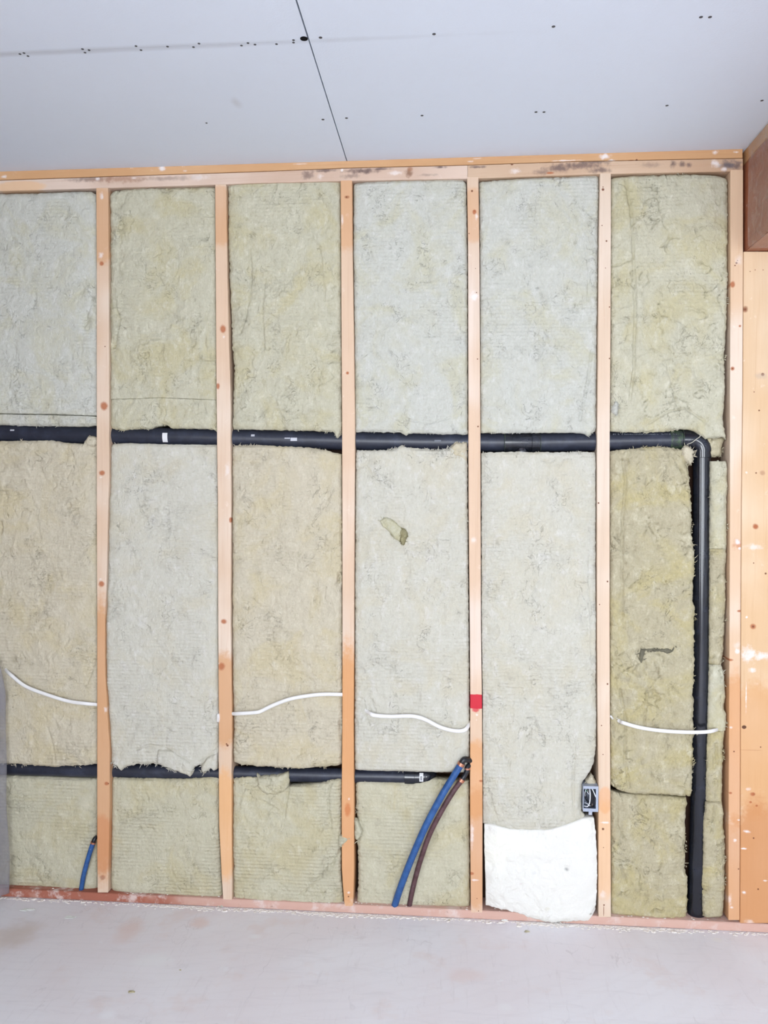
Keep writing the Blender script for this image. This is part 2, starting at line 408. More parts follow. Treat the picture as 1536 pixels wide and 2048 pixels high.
SPOTS = [
 [O(204,450,40,90,st=.6), O(204,1480,40,330), K(203,527,6,6), Wh(202,510,8,8), K(208,812,10,12), K(204,946,8,7), K(203,1168,8,8), Wh(202,955,5,3), Wh(201,1158,5,4), D(210,693,1.6), Wh(204,392,5,10), Wh(211,1420,5,8), K(213,1567,6,5), K(205,1755,8,7,srgb(150,84,56),.6), O(204,1690,30,70,srgb(206,132,84),.5), D(217,1567,1.5)],
 [O(440,430,40,70,st=.6), O(448,1400,40,110,st=.8), O(448,1650,40,130,srgb(230,172,112),.7), K(446,658,8,11), Wh(448,674,4,4), K(436,772,5,8), K(448,1243,8,7), K(443,1333,9,10), Wh(437,1327,3,3), D(455,1491,3), D(453,1488,2), K(461,1040,4,7), Wh(438,1437,2.5,16,.9), Wh(455,940,8,20,.5)],
 [O(694,420,40,90,st=.65), O(696,1560,40,310,srgb(214,152,96),.85), K(694,394,7,4,srgb(168,112,76)), D(693,394,2), Wh(684,440,4,12), D(695,746,2), K(695,746,4,4), K(695,1620,8,18,srgb(200,120,70),.8), Wh(698,1598,3,3), Wh(697,1785,4,3), D(697,1793,2)],
 [O(947,430,40,60,st=.5), O(952,1560,40,90,srgb(216,158,106),.8), O(953,1700,40,140,srgb(208,148,96),.7), D(944,382,2.6), D(949,422,3), K(949,424,5,6), Wh(953,434,4,9), D(938,467,1.5), D(951,537,1), D(956,853,2), D(955,718,1.6), Wh(948,592,12,12,.9), D(953,585,1.5), Wh(948,1080,9,9,.5), (952.5,1403,14.5,15,srgb(200,28,52),0.12,.97,0.10), (951,1419,10,7,srgb(202,40,60),0.6,.8,0.5), Wh(954,1430,3,3,.8), Wh(953,1440,3,4,.8), K(962,1562,5,3), K(943,1747,7,4), Wh(950,1760,10,3), Wh(944,1670,5,35,.6), D(957,1822,1.5), D(954,1797,1.2)],
 [O(1208,1700,40,110,srgb(232,178,124),.5), O(1210,1600,16,30,srgb(226,160,104),.5), D(1206,379,3.2), D(1206,374,1.5), D(1204,451,1.4), D(1213,482,2.2), D(1211,536,1.2), D(1219,614,1.8), D(1219,717,1.8), D(1197,1006,2.2), D(1215,1163,2.2), D(1199,1209,1.5), D(1215,1368,2.2), D(1203,1451,1.5), D(1206,1509,1.4), D(1206,1658,3), Wh(1210,1645,12,3,.8), D(1207,1695,1.2), Wh(1206,1790,8,10,.5), D(1208,1810,2), (1207.5,1822,0.7,12,KDARK,.3,.9,.1)],
 [O(1472,1500,40,170,srgb(212,152,100),.75), O(1472,1750,40,130,srgb(206,144,92),.7), K(1465,569,6,8), K(1480,652,3,3), K(1465,737,5,5), D(1465,737,2), D(1473,526,2.5), D(1470,531,1.8), D(1475,521,1.4), (1476,1090,13,14,srgb(198,124,84),.8,.7,.9), Wh(1475,1085,7,8,.95), Wh(1479,1097,5,4,.9), Wh(1475,1302,7,6,.8), K(1460,1320,8,3), K(1479,1222,6,3), Wh(1462,1455,4,3), D(1468,1503,2), K(1461,1586,4,3), Wh(1470,1681,5,4), Wh(1478,1640,5,2), Wh(1474,1290,9,10,.4), Wh(1478,520,8,14,.4), Wh(1460,1800,5,14,.5), Wh(1463,1815,4,3), D(1477,1738,1.8)],
]
SLAB = [
 'leftmost pine stud, with brown knots and a narrow waist, beside the short blue pipe',
 'second pine stud from the left, with an oval brown knot and a bowed right edge',
 'middle pine stud, third from the left, orange below, a wool flap lapping its edge',
 'pine wall stud with the red paint mark, right of the blue and maroon pipes',
 'pale pine wall stud fifth from the left, the one carrying the metal electrical box',
 'pine end stud against the wide post, with a starburst knot halfway up',
]
for i in range(6):
    lt, dk = [(PALE, PEACH), (PALE, PEACH), (PALE, PEACH), (srgb(229,211,196), PEACH), (srgb(229,210,192), srgb(222,197,173)), (PALE, srgb(221,189,158))][i]
    m = wood('pine_stud_%s' % 'abcdef'[i], lt, dk, 'z', SPOTS[i], seed=i+1)
    o = board('wall_stud', ST[i][0], ST[i][1], m, seed=i, ch=0.0015)
    tag(o, SLAB[i], 'wall stud', 'pine studs of the insulated wall')
# wide post under the beam
_, ZB = w1(1488, 503)
_, zpl = w1(1500, 1862)
pm = wood('pine_post', srgb(228,202,172), srgb(218,182,142), 'z', [O(1510,1500,60,150,srgb(212,158,106),.7), O(1510,1780,60,200,srgb(200,138,88),.85), K(1490,619,7,8,srgb(150,100,72)),
    D(1490,619,3), D(1525,749,4), (1522,752,14,9,srgb(190,168,150),.8,.5,.5), D(1508,784,1.4), D(1518,821,2), K(1525,946,7,6,srgb(184,138,108),.7), D(1512,946,2), D(1511,1053,4), K(1511,1053,7,7), D(1507,1126,1.5), D(1531,1147,2.4),
    K(1506,1253,7,7), D(1506,1253,2.6), (1488,1454,5,4,srgb(88,52,34),.3,.95,.2), D(1521,1494,1.8), D(1507,1588,3), K(1505,1588,6,5), K(1501,1604,4,3,srgb(176,100,58)), K(1513,1611,3,3,srgb(176,100,58)), D(1507,1676,2.2), D(1516,1778,2.2),
    Wh(1495,1310,18,22,.8), Wh(1525,1312,30,10,.8), Wh(1505,1340,10,7,.8), Wh(1492,1395,1.6,40,.8), Wh(1508,1093,22,8,.6), Wh(1493,945,3,3), Wh(1493,1234,3,3,.95), Wh(1493,1663,8,4,.9), Wh(1487,1697,7,2,.9), Wh(1488,1785,5,4,.9), Wh(1496,1578,8,4,.5), Wh(1530,1761,5,2),
    (1500,1500,30,1.2,srgb(190,136,92),.5,.5,.2), D(1500,543,1.2), D(1510,540,1.2), D(1526,540,1.2), Wh(1500,1845,12,8,.5), D(1522,1853,6)], seed=9)
o = board('wood_post', [(1487.5,503.5),(1486,800),(1483.5,1000),(1482,1300),(1481.3,1500),(1481,1700),(1480.5,1846)], [(1640,503.5),(1640,1846)], pm, y0=-0.001, y1=0.088, ch=0.002, seed=3)
tag(o, 'wide pine post carrying the beam at the right edge, with knots and white mud smears', 'post')
# plates
JT = [(-60,363),(0,360.5),(250,352),(500,344),(700,336),(945,330),(1150,323),(1485,316.5)]
BT = [(-60,384),(0,382),(250,375),(430,369.5),(500,366.5),(700,361.5),(945,357),(1200,348),(1485,342)]
cap_top = []
for X in (-0.39, 0.5, 1.0, 1.5, XR-0.001):
    d = np.array([X, 0, H-0.0008])-np.array([CX, CY, CZ]); z = d@cf
    cap_top.append((768+F*(d@cr2)/z, 1024-F*(d@cu2)/z))
cm_ = wood('plate_orange_pine', srgb(216,174,132), srgb(208,162,118), 'x', [Wh(322,336,9,8,.95), Wh(370,341,6,3), Wh(6,353,9,5,.9), Wh(240,332,30,1.6,.8), Wh(940,322,8,3,.6), Wh(1210,312,14,7,.95), Wh(1225,320,10,4,.8), Wh(1130,320,40,2,.7), Wh(1430,304,7,5,.9), Wh(1475,303,7,3,.8), D(1274,319,2.5), K(1262,320,8,1.5), Wh(600,327,20,2,.5), Wh(955,316,12,2,.5)], seed=11)
jl = [(x, y-0.6) for x, y in JT]
o = board('cap_plate', cap_top, jl, cm_, y0=0.004, y1=0.089, horiz=True, n=60, seed=5)
tag(o, 'orange pine cap plate right under the ceiling, lying on the mould-stained plate', 'plate', 'plates of the insulated wall')
MD = srgb(120,100,94)
def Mo(px, py, rx, ry, st=.75, c=MD): return (px, py, rx*1.35, ry*1.3, c, .95, min(1, st*1.1), 0.85)
def clip(Lx, a, b):
    L_ = np.array(Lx, float); xs = [a]+[x for x in L_[:, 0] if a < x < b]+[b]
    return [(x, float(np.interp(x, L_[:, 0], L_[:, 1]))) for x in xs]
jb = [(x, y+0.4) for x, y in JT]
tp1 = wood('plate_mouldy_pine_left', srgb(222,200,184), srgb(206,178,158), 'x', [O(40,374,60,14,srgb(232,186,136),.6), Mo(180,358,50,7,.6), Mo(240,358,60,9,.6,srgb(170,128,104)), Mo(340,357,60,5,.4), Wh(195,358,6,5,.9), Wh(268,356,8,3), Wh(400,355,30,8,.5), Mo(615,350,14,10,.7), Mo(650,341,22,4,.85), Mo(725,342,36,6,.9), Mo(760,338,22,3,.8), Wh(640,352,8,8,.6), Wh(684,340,4,4,.9), Mo(700,352,20,5,.5), Mo(817,346,8,9,.8,srgb(140,104,82)), Wh(790,346,18,6,.6), Mo(882,334,14,3,.9), Mo(855,350,20,3,.4), K(820,338,8,6,srgb(160,110,80),.7)], seed=13)
tp2 = wood('plate_mouldy_pine_right', srgb(214,186,160), srgb(197,163,134), 'x', [Mo(955,334,16,3,.85), D(1024,328,3.5), Wh(1030,342,14,8,.6), Mo(1085,345,20,6,.6), Mo(1120,336,28,8,.8), Mo(1160,331,50,7,.8), Mo(1200,340,22,6,.8), Mo(1190,324,30,4,.8), D(1275,319,2), Mo(1346,329,7,7,.9), Mo(1366,328,8,6,.8), Mo(1378,330,5,5,.8), Wh(1432,328,14,9,.9), Mo(1460,330,20,10,.95,srgb(110,100,104)), Mo(1475,332,8,8,.8), Wh(1448,338,8,5,.8), Mo(1300,330,20,6,.4), K(1100,346,10,3)], seed=15)
o = board('top_plate', clip(jb, -55, 934.9), clip(BT, -55, 934.9), tp1, y0=0.0, y1=0.089, horiz=True, n=60, seed=6)
tag(o, 'mould-stained top plate, longer length left of the joint above the red-marked stud', 'plate', 'plates of the insulated wall')
o = board('top_plate', clip(jb, 935.4, 1485.5), clip(BT, 935.4, 1485.5), tp2, y0=0.0, y1=0.089, horiz=True, n=40, seed=7)
tag(o, 'mould-stained top plate with big dark blotches, the shorter length running to the beam corner', 'plate', 'plates of the insulated wall')
ts_ = NT('sole_plate_red_wood')
gn = ts_.noise(1.0, 5, 0.6, ts_.map((3, 40, 40)))
c = ts_.mix(gn, srgb(214,178,164), srgb(204,164,150))
xa, za = w1(160, 1800)
c = ts_.spot(c, xa, 0, 0, .52, 0, 0, srgb(166,98,78), .5, .3, 6.0, .92)
c = ts_.mix(ts_.ramp(ts_.noise(16, 6, 0.7), 0.5, 0.66, 0, 0.8), c, srgb(222,206,200))
c = ts_.mix(ts_.ramp(ts_.noise(5, 4, 0.6), 0.5, 0.62, 0, 0.5), c, srgb(212,178,164))
c = ts_.mix(ts_.ramp(ts_.noise(40, 4, 0.7), 0.64, 0.74, 0, 0.6), c, srgb(120,84,70))
sole_m = ts_.done(c, 0.8, ts_.bump(gn, 0.001), 0.15)
SP = 0.0275
m = MB().box((XL+0.003, 0.0, 0.0005), (XR+0.25, 0.0895, SP))
o = m.build('sole_plate', sole_m, None, (0.8, 0.045, 0.0), bevel=0.0015)
tag(o, 'dusty reddish sole plate lying on the floor along the foot of the studs', 'plate', 'plates of the insulated wall')

# beam
bm_ = wood('beam_brown_wood', srgb(160,98,70), srgb(134,78,56), 'y', rough=0.4, seed=21)
bs_ = wood('beam_nailer_tan', srgb(206,164,120), srgb(190,144,100), 'y', rough=0.45, seed=22)
beam = empty('ceiling_beam', (XR+0.07, -1.5, ZB), 'film-wrapped brown timber beam running forward under the ceiling above the wide post', 'beam')
MB().box((XR+0.004, -4.6, ZB), (XR+0.15, 0.0885, H-0.042)).build('beam_body', bm_, beam, bevel=0.002)
MB().box((XR+0.004, -4.6, H-0.0415), (XR+0.15, 0.0885, H-0.0005)).build('nailing_strip', bs_, beam, bevel=0.0015)
# film: crinkled sheet over the side and under the beam
tp = NT('clear_polythene'); tp.m.node_tree.nodes.remove(tp.b)
tr = tp.n('ShaderNodeBsdfTransparent'); gl = tp.n('ShaderNodeBsdfGlossy'); gl.inputs['Roughness'].default_value = 0.16; gl.inputs['Color'].default_value = (0.95, 0.97, 1, 1)
df = tp.n('ShaderNodeBsdfDiffuse'); df.inputs[0].default_value = srgb(225, 228, 235)
bp = tp.bump(tp.noise(26, 4, 0.6, dist=1.0), 0.02, 0.9); tp.lk(bp, gl.inputs['Normal']); tp.lk(bp, df.inputs['Normal'])
m1 = tp.n('ShaderNodeMixShader'); m1.inputs[0].default_value = 0.3; tp.lk(gl.outputs[0], m1.inputs[1]); tp.lk(df.outputs[0], m1.inputs[2])
m2 = tp.n('ShaderNodeMixShader'); tp.lk(tp.ramp(tp.noise(18, 5, 0.65, dist=1.5), 0.45, 0.8, 0.08, 0.24), m2.inputs[0]); tp.lk(tr.outputs[0], m2.inputs[1]); tp.lk(m1.outputs[0], m2.inputs[2])
tp.lk(m2.outputs[0], tp.t.nodes['Material Output'].inputs[0]); film_m = tp.m
def sheet(name, fn, nu, nv, mat, th=0.0006, nrm=(1, 0, 0), parent=None, loc=None):
    vs = []; 
    for j in range(nv+1):
        for i in range(nu+1): vs.append(Vector(fn(i/nu, j/nv)))
    n0 = len(vs); d = Vector(nrm)*th
    vs += [v+d for v in vs[:n0]]
    fs = []
    idx = lambda i, j: j*(nu+1)+i
    for j in range(nv):
        for i in range(nu):
            q = [idx(i, j), idx(i+1, j), idx(i+1, j+1), idx(i, j+1)]
            fs.append(q); fs.append([n0+a for a in q[::-1]])
    bd = [idx(i, 0) for i in range(nu)]+[idx(nu, j) for j in range(nv)]+[idx(i, nv) for i in range(nu, 0, -1)]+[idx(0, j) for j in range(nv, 0, -1)]
    for a in range(len(bd)):
        b = bd[(a+1) % len(bd)]; c0 = bd[a]; fs.append([c0, n0+c0, n0+b, b])
    me = mesh(vs, fs, name); return link(name, me, mat, parent, loc, smooth=True)
def film(u, v):
    s = v*(H-ZB+0.06); y = -4.4+4.36*u
    w = 0.0018*float(fbm(np.array([y*9]), np.array([s*14]), 31, 3)[0])
    if s < 0.06: return (XR+0.062-s, y, ZB-0.0028+w)
    return (XR-0.0012+w-0.002*math.sin(min(1, (s-0.06)*12)), y, ZB-0.002+(s-0.06)*0.992)
sheet('plastic_film', film, 220, 26, film_m, 0.0004, (1, 0, 0), beam)
# poly sheet at the left edge of the view
tq = NT('grey_milky_polythene'); tq.m.node_tree.nodes.remove(tq.b)
tr = tq.n('ShaderNodeBsdfTransparent'); df = tq.n('ShaderNodeBsdfPrincipled'); df.inputs['Base Color'].default_value = srgb(150, 148, 156); df.inputs['Roughness'].default_value = 0.3
mx = tq.n('ShaderNodeMixShader'); tq.lk(tq.ramp(tq.noise(9, 3), 0.3, 0.7, 0.25, 0.45), mx.inputs[0]); tq.lk(tr.outputs[0], mx.inputs[1]); tq.lk(df.outputs[0], mx.inputs[2])
tq.lk(mx.outputs[0], tq.t.nodes['Material Output'].inputs[0])
def psh(u, v):
    # hangs beside the left wall, free edge towards the room; v up, u from wall to free edge
    py = 1786-v*470
    px = np.interp(v, [0, 0.2, 0.5, 0.85, 0.93, 1.0], [20, 16, 13.5, 10, 4, -3])
    a = P3(float(px), py, -0.025)
    x0 = XL+0.004; x = x0+(a.x-x0)*u
    return (x+0.002*math.sin(v*17+u*5), -0.025-0.10*(1-u)-0.004*math.sin(u*9+v*11), max(a.z, 0.002))
o = sheet('plastic_sheet', psh, 14, 60, tq.m, 0.0006, (0, 1, 0), None, Vector((XL+0.02, -0.05, 0.0)))
tag(o, 'milky plastic sheet hanging at the lower left edge, its foot by the sole plate', 'plastic sheet')

# ------------------------------------------------------------------ insulation
OLV = srgb(196,186,134)
def wm(name, base, warm, ribs=1.0, fleck=1.0, pale=srgb(222,220,196), dark=srgb(168,162,128)):
    return wool(name, base, warm, pale, dark, ribs, fleck)
WM = {
 'greenish': wm('stone_wool_greenish', srgb(201,201,192), srgb(199,196,175), 0.7, 0.95, srgb(216,215,209), srgb(172,170,157)),
 'olive': wm('stone_wool_olive', srgb(198,194,173), srgb(196,188,155), 0.6, 1.1, srgb(214,210,191), srgb(166,159,133)),
 'grey': wm('stone_wool_pale_grey', srgb(205,202,189), srgb(204,198,179), 1.0, 0.85, srgb(220,217,211), srgb(180,175,160)),
 'beige': wm('stone_wool_beige', srgb(204,195,174), srgb(203,191,160), 0.9, 1.0, srgb(217,209,189), srgb(172,162,137)),
 'strong': wm('stone_wool_strong_olive', srgb(186,177,150), srgb(190,178,135), 0.5, 1.2, srgb(209,202,176), srgb(148,137,110)),
 'ribbed': wm('stone_wool_ribbed', srgb(199,194,171), srgb(197,188,156), 1.3, 0.95, srgb(214,209,188), srgb(166,159,132)),
}
def edge(e, n, horiz, lo=None, hi=None):
    e = np.array(e, float); k = 0 if horiz else 1
    t = np.linspace(e[0, k] if lo is None else lo, e[-1, k] if hi is None else hi, n)
    o = np.interp(t, e[:, k], e[:, 1-k])
    return np.stack([t, o] if horiz else [o, t])
def sub(poly, a, b, off):
    L_ = np.array(poly, float); ys = [a]+[y for y in L_[:, 1] if a+2 < y < b-2]+[b]
    return [(float(np.interp(y, L_[:, 1], L_[:, 0]))+off, y) for y in ys]
def SR(i, a, b, off=1.2): return sub(ST[i][1], a, b, off)
def SL(i, a, b, off=-1.2): return sub(ST[i][0], a, b, off)
BATTS = {}
def batt(name, top, bottom, left, right, mat, Y=0.004, depth=0.08, seed=1, res=0.003, amp=1.0, jag=(1, 1, 0.4, 0.4), roll=0.006, pits=(), parent=None, fringe=(0, 0, 0, 0), crack=1.0, lean=0.0, creases=(), rolls=(1, 1, 1, 1)):
    top = np.array(top, float); bottom = np.array(bottom, float)
    wpx = top[-1, 0]-top[0, 0]; hpx = bottom[:, 1].mean()-top[:, 1].mean()
    nu = max(6, int(wpx/620/res)); nv = max(4, int(hpx/620/res))
    T = edge(top, nu, True); B = edge(bottom, nu, True)
    L = edge(left, nv, False); R = edge(right, nv, False)
    s = np.linspace(0, 1, nu); v = np.linspace(0, 1, nv)
    # ragged edges
    def rag(n, ln, sd, a):
        x = np.arange(n)*ln
        w = fbm(x*55, x*0+sd, 3+sd, 4)*2.4+np.maximum(0, pn(x*90, x*0+sd*1.7, 9))*2.2
        return w*a
    lu = res; 
    T[1] += rag(nu, lu, seed*3+1, jag[0]); B[1] += rag(nu, lu, seed*3+2, jag[1])
    L[0] += rag(nv, lu, seed*5+1, jag[2]); R[0] += rag(nv, lu, seed*5+2, jag[3])
    tl = (T[:, 0]+L[:, 0])/2; trr = (T[:, -1]+R[:, 0])/2; bl = (B[:, 0]+L[:, -1])/2; br = (B[:, -1]+R[:, -1])/2
    U, V = np.meshgrid(s, v)
    PX = np.zeros_like(U); PY = np.zeros_like(U)
    for k, A in ((0, PX), (1, PY)):
        A[:] = (1-V)*T[k][None, :]+V*B[k][None, :]+(1-U)*L[k][:, None]+U*R[k][:, None] \
            - ((1-U)*(1-V)*tl[k]+U*(1-V)*trr[k]+(1-U)*V*bl[k]+U*V*br[k])
    X, Z = W(PX.ravel(), PY.ravel(), Y); X = X.reshape(U.shape); Z = Z.reshape(U.shape)
    dl = np.hypot(X-X[:, :1], 0); dr = np.abs(X[:, -1:]-X); dt = np.abs(Z[:1]-Z); db = np.abs(Z-Z[-1:])
    d = np.minimum(np.minimum(dl, dr), np.minimum(dt, db))
    sx = seed*7.31
    wx = fbm(X*14+sx, Z*14, seed+40, 2)*0.05; wz = fbm(X*14-sx, Z*14, seed+60, 2)*0.05
    D_ = 0.0035*pn(X*7+sx, Z*6, seed)+0.0022*fbm((X+wx)*34+sx, (Z+wz)*24, seed+5, 4)
    f1 = fbm((X+wx)*20+sx, (Z+wz)*12, seed+11, 4)*6.0
    fr = f1-np.floor(f1); D_ += 0.0022*(np.floor(f1)+sstep(0.0, 0.22, fr))*0.55*sstep(-0.1, 0.35, pn(X*5+sx, Z*5, seed+90)+0.25)
    c1 = np.abs(pn((X+wx)*26+sx, (Z+wz)*11, seed+21)); mk = sstep(0.05, 0.35, pn(X*11, Z*8+sx, seed+33))
    D_ -= crack*0.0048*np.exp(-(c1/0.035)**2)*mk
    c2 = np.abs(pn((X+wx*1.4)*48+sx, (Z+wz)*30, seed+71)); mk2 = sstep(0.1, 0.4, pn(X*9+4, Z*9+sx, seed+73))
    D_ -= crack*0.0013*np.exp(-(c2/0.06)**2)*mk2
    D_ *= amp
    for rk, dd_ in zip(rolls, (dt, db, dl, dr)): D_ -= 0.009*rk*np.exp(-(dd_/roll)**1.3)
    e2 = sstep(0.05, 0.0, np.minimum(dl, dr)); D_ -= 0.004*e2*(0.6+pn(Z*20, X*3, seed+3))*amp
    for (cx, cy, rx, ry, dp) in pits:
        gx, gz = w1(cx, cy, Y); q = ((X-gx)/(rx/620))**2+((Z-gz)/(ry/620))**2
        D_ -= dp*np.exp(-q*1.2)*(1+0.8*fbm(X*90, Z*90, seed+2, 3))
    for cr_ in creases:   # polyline creases: (depth, half width px, [(px,py)...])
        dp, hw, pts = cr_
        best = np.full(X.shape, 9.0)
        for a, b in zip(pts[:-1], pts[1:]):
            ax, az = w1(*a, Y); bx, bz = w1(*b, Y); ux, uz = bx-ax, bz-az; l2 = ux*ux+uz*uz+1e-12
            tt = np.clip(((X-ax)*ux+(Z-az)*uz)/l2, 0, 1)
            best = np.minimum(best, np.hypot(X-ax-tt*ux, Z-az-tt*uz))
        best += 0.0016*fbm(X*60, Z*60, seed+8, 3)
        D_ -= dp*np.exp(-(np.maximum(best, 0)/(hw/620))**2)
    YY = Y-D_+lean*(V-0.5)
    n = nu*nv
    vs = np.stack([X.ravel(), YY.ravel(), Z.ravel()], 1)
    I = np.arange(n).reshape(nv, nu)
    quads = np.stack([I[1:, :-1], I[1:, 1:], I[:-1, 1:], I[:-1, :-1]], -1).reshape(-1, 4)
    ring = np.concatenate([I[0, :-1], I[:-1, -1], I[-1, :0:-1], I[:0:-1, 0]])
    rv = vs[ring].copy(); rv2 = rv.copy(); rv[:, 1] = Y+0.022; rv2[:, 1] = Y+depth
    cx0, cz0 = rv[:, 0].mean(), rv[:, 2].mean()
    rv2[:, 0] += (cx0-rv2[:, 0])*0.01; rv2[:, 2] += (cz0-rv2[:, 2])*0.005
    nr = len(ring); a = np.arange(nr); b = (a+1) % nr
    q2 = np.stack([ring[a], ring[b], n+b, n+a], -1); q3 = np.stack([n+a, n+b, n+nr+b, n+nr+a], -1)
    allv = [vs, rv, rv2]; allq = [quads, q2, q3]
    # loose fibre wisps at the chosen edges
    rng = np.random.RandomState(seed*11+5); fv = []; fq = []; base = n+2*nr
    for ei, cnt in enumerate(fringe):
        arr = (I[0], I[-1], I[:, 0], I[:, -1])[ei]
        dirn = ((0, 0, 1), (0, 0, -1), (-1, 0, 0), (1, 0, 0))[ei]
        cl_ = rng.randint(3, max(4, len(arr)-3), max(1, cnt//6+1))
        for _ in range(int(cnt*0.8)):
            ii = int(np.clip(cl_[rng.randint(len(cl_))]+rng.normal(0, 2.5), 2, len(arr)-3))
            p = vs[arr[ii]].copy(); p[1] = Y+rng.uniform(-0.001, 0.008)
            ln = 0.0015+rng.exponential(0.0028); ln = min(ln, 0.010); wd_ = rng.uniform(0.0004, 0.0016)
            dd = np.array(dirn, float)*rng.uniform(0.2, 1)+rng.normal(0, 0.7, 3)*np.array([1, 0.4, 1]); dd /= np.linalg.norm(dd)
            sd = np.cross(dd, [0, 1, 0]); sd /= (np.linalg.norm(sd)+1e-9)
            p0 = p-dd*0.002; p1 = p+dd*ln*0.5+rng.normal(0, 0.0008, 3); p2 = p+dd*ln+rng.normal(0, 0.0012, 3)
            k0 = base+len(fv); th = np.array([0, 0.0012, 0])
            fv += [p0-sd*wd_, p0+sd*wd_, p1-sd*wd_*0.8, p1+sd*wd_*0.8, p2-sd*wd_*0.2, p2+sd*wd_*0.2, p0+th*2, p1+th*2, p2+th]
            fq += [[k0, k0+1, k0+3, k0+2], [k0+2, k0+3, k0+5, k0+4], [k0, k0+2, k0+7, k0+6], [k0+2, k0+4, k0+8, k0+7], [k0+3, k0+1, k0+6, k0+7], [k0+5, k0+3, k0+7, k0+8]]
    if fv: allv.append(np.array(fv)); allq.append(np.array(fq))
    AV = np.concatenate(allv); AQ = np.concatenate(allq)
    loc = Vector((float(cx0), Y+0.04, float(Z.min())))
    off = np.array(loc)
    AV = AV-off
    me = bpy.data.meshes.new(name)
    nq = len(AQ); ngon = (n+nr+np.arange(nr))
    me.vertices.add(len(AV)); me.vertices.foreach_set('co', AV.ravel())
    li = np.concatenate([AQ.ravel(), ngon]); me.loops.add(len(li)); me.loops.foreach_set('vertex_index', li.astype(np.int32))
    me.polygons.add(nq+1)
    me.polygons.foreach_set('loop_start', np.concatenate([np.arange(nq)*4, [nq*4]]).astype(np.int32))
    me.polygons.foreach_set('use_smooth', np.ones(nq+1, bool))
    me.update(calc_edges=True); me.validate()
    me.materials.append(mat)
    o = bpy.data.objects.new(name, me); COL.objects.link(o)
    if parent is not None: o.parent = parent; o.location = loc-parent.location
    else: o.location = loc
    return o
GI = 'stone wool batts between the studs'
def B(key, label, *a, **k):
    o = batt('insulation_batt', *a, **k); tag(o, label, 'insulation', GI); BATTS[key] = o; return o
# --- bay 0 (left edge of the photo)
LE = lambda a, b: [(-28, a), (-28, b)]
B('u0', 'pale green batt above the upper pipe, at the left edge', [(-28,386),(60,385),(120,382),(180,381),(191,387)], [(-28,826),(100,828),(191,831)], LE(386,826), SL(0,387,831), WM['greenish'], seed=1, jag=(.7,.3,.4,.5), amp=.8, rolls=(1,.15,1,1),
  pits=((172,640,10,22,.010),(186,600,5,14,.010)), creases=((.006,1.6,[(166,660),(172,630),(186,595)]),(.004,1.5,[(20,785),(45,808),(70,822)])))
B('s0', 'thin batt strip resting on the upper pipe at the left edge', [(-28,827),(100,828.7),(191,831.7)], [(-28,849),(20,850),(60,852),(110,852),(160,853),(191,850)], LE(829,849), SL(0,834,850), WM['greenish'], seed=2, jag=(.3,.7,.3,.4), amp=.6, rolls=(.15,1,1,1), fringe=(0,14,0,0))
B('m0', 'tall olive batt between the two pipes at the left edge, crossed by a white cable', [(-28,882),(60,881),(100,880),(115,883),(140,886),(165,887),(168,880),(174,875),(184,874),(191,879)], [(-28,1526),(20,1529),(60,1532),(75,1534),(100,1535),(140,1533),(191,1531)], LE(882,1527), SL(0,879,1531), WM['beige'], seed=3, jag=(.7,1,.4,.5), fringe=(10,26,0,0),
  pits=((1,1055,5,12,.012),), creases=((.006,2,[(174,1368),(181,1345),(192,1330)]),(.005,2,[(95,1455),(105,1490),(110,1525)])))
B('l0', 'low green batt at the left edge, behind the short blue pipe', [(-28,1553),(60,1555),(191,1560)], [(-28,1772),(60,1777),(191,1783)], LE(1553,1772), SL(0,1560,1783), WM['ribbed'], Y=0.024, depth=.06, seed=4, jag=(.6,.3,.4,.4), amp=.7)
# --- bay 1
B('u1', 'olive batt above a narrow strip and the upper pipe, between the first and second studs', [(219,384),(230,379),(260,376),(330,374),(429,371)], [(218,798),(270,797),(320,795),(370,797),(431,799)], SR(0,384,798), SL(1,371,799), WM['olive'], seed=5, jag=(.5,.3,.6,.5), rolls=(1,.15,1,1),
  pits=((226,690,6,14,.012),(296,710,3,5,.009),(350,612,5,8,.006)), creases=((.005,1.6,[(365,720),(400,719),(430,720)]),(.006,1.6,[(228,695),(240,640),(230,610)])))
B('s1', 'narrow batt strip over the upper pipe between the first and second studs', [(219,798.7),(270,797.7),(320,795.7),(370,797.7),(432,799.7)], [(219,855),(232,858),(243,861),(255,858),(300,857),(312,851),(332,849),(340,856),(390,857),(424,858),(432,864)], SR(0,798.7,856), SL(1,799.7,864), WM['olive'], seed=6, jag=(.3,.8,.5,.4), rolls=(.15,1,1,1), fringe=(0,20,0,0))
B('m1', 'tall pale grey batt between the pipes, between the first and second studs', [(219,890),(226,887),(260,886),(330,888),(432,889)], [(220,1531),(250,1532),(300,1529),(340,1536),(380,1537),(400,1531),(434,1528)], SR(0,890,1531), SL(1,889,1528), WM['grey'], seed=7, jag=(.4,1.4,.4,.4), amp=.7, crack=.5, fringe=(4,50,0,0), creases=((.006,2,[(270,1500),(300,1490),(330,1497),(360,1518)]),(.006,2,[(400,1524),(415,1515),(432,1500)])))
B('l1', 'ribbed batt under the lower pipe between the first and second studs', [(221,1557),(240,1558),(340,1560),(372,1560),(436,1555)], [(221,1785),(290,1792),(440,1800)], SR(0,1557,1785,3), SL(1,1555,1800), WM['ribbed'], Y=0.012, depth=.072, seed=8, jag=(.8,.3,.4,.4), amp=.7, pits=((302,1625,6,6,.004),), fringe=(20,0,0,0))
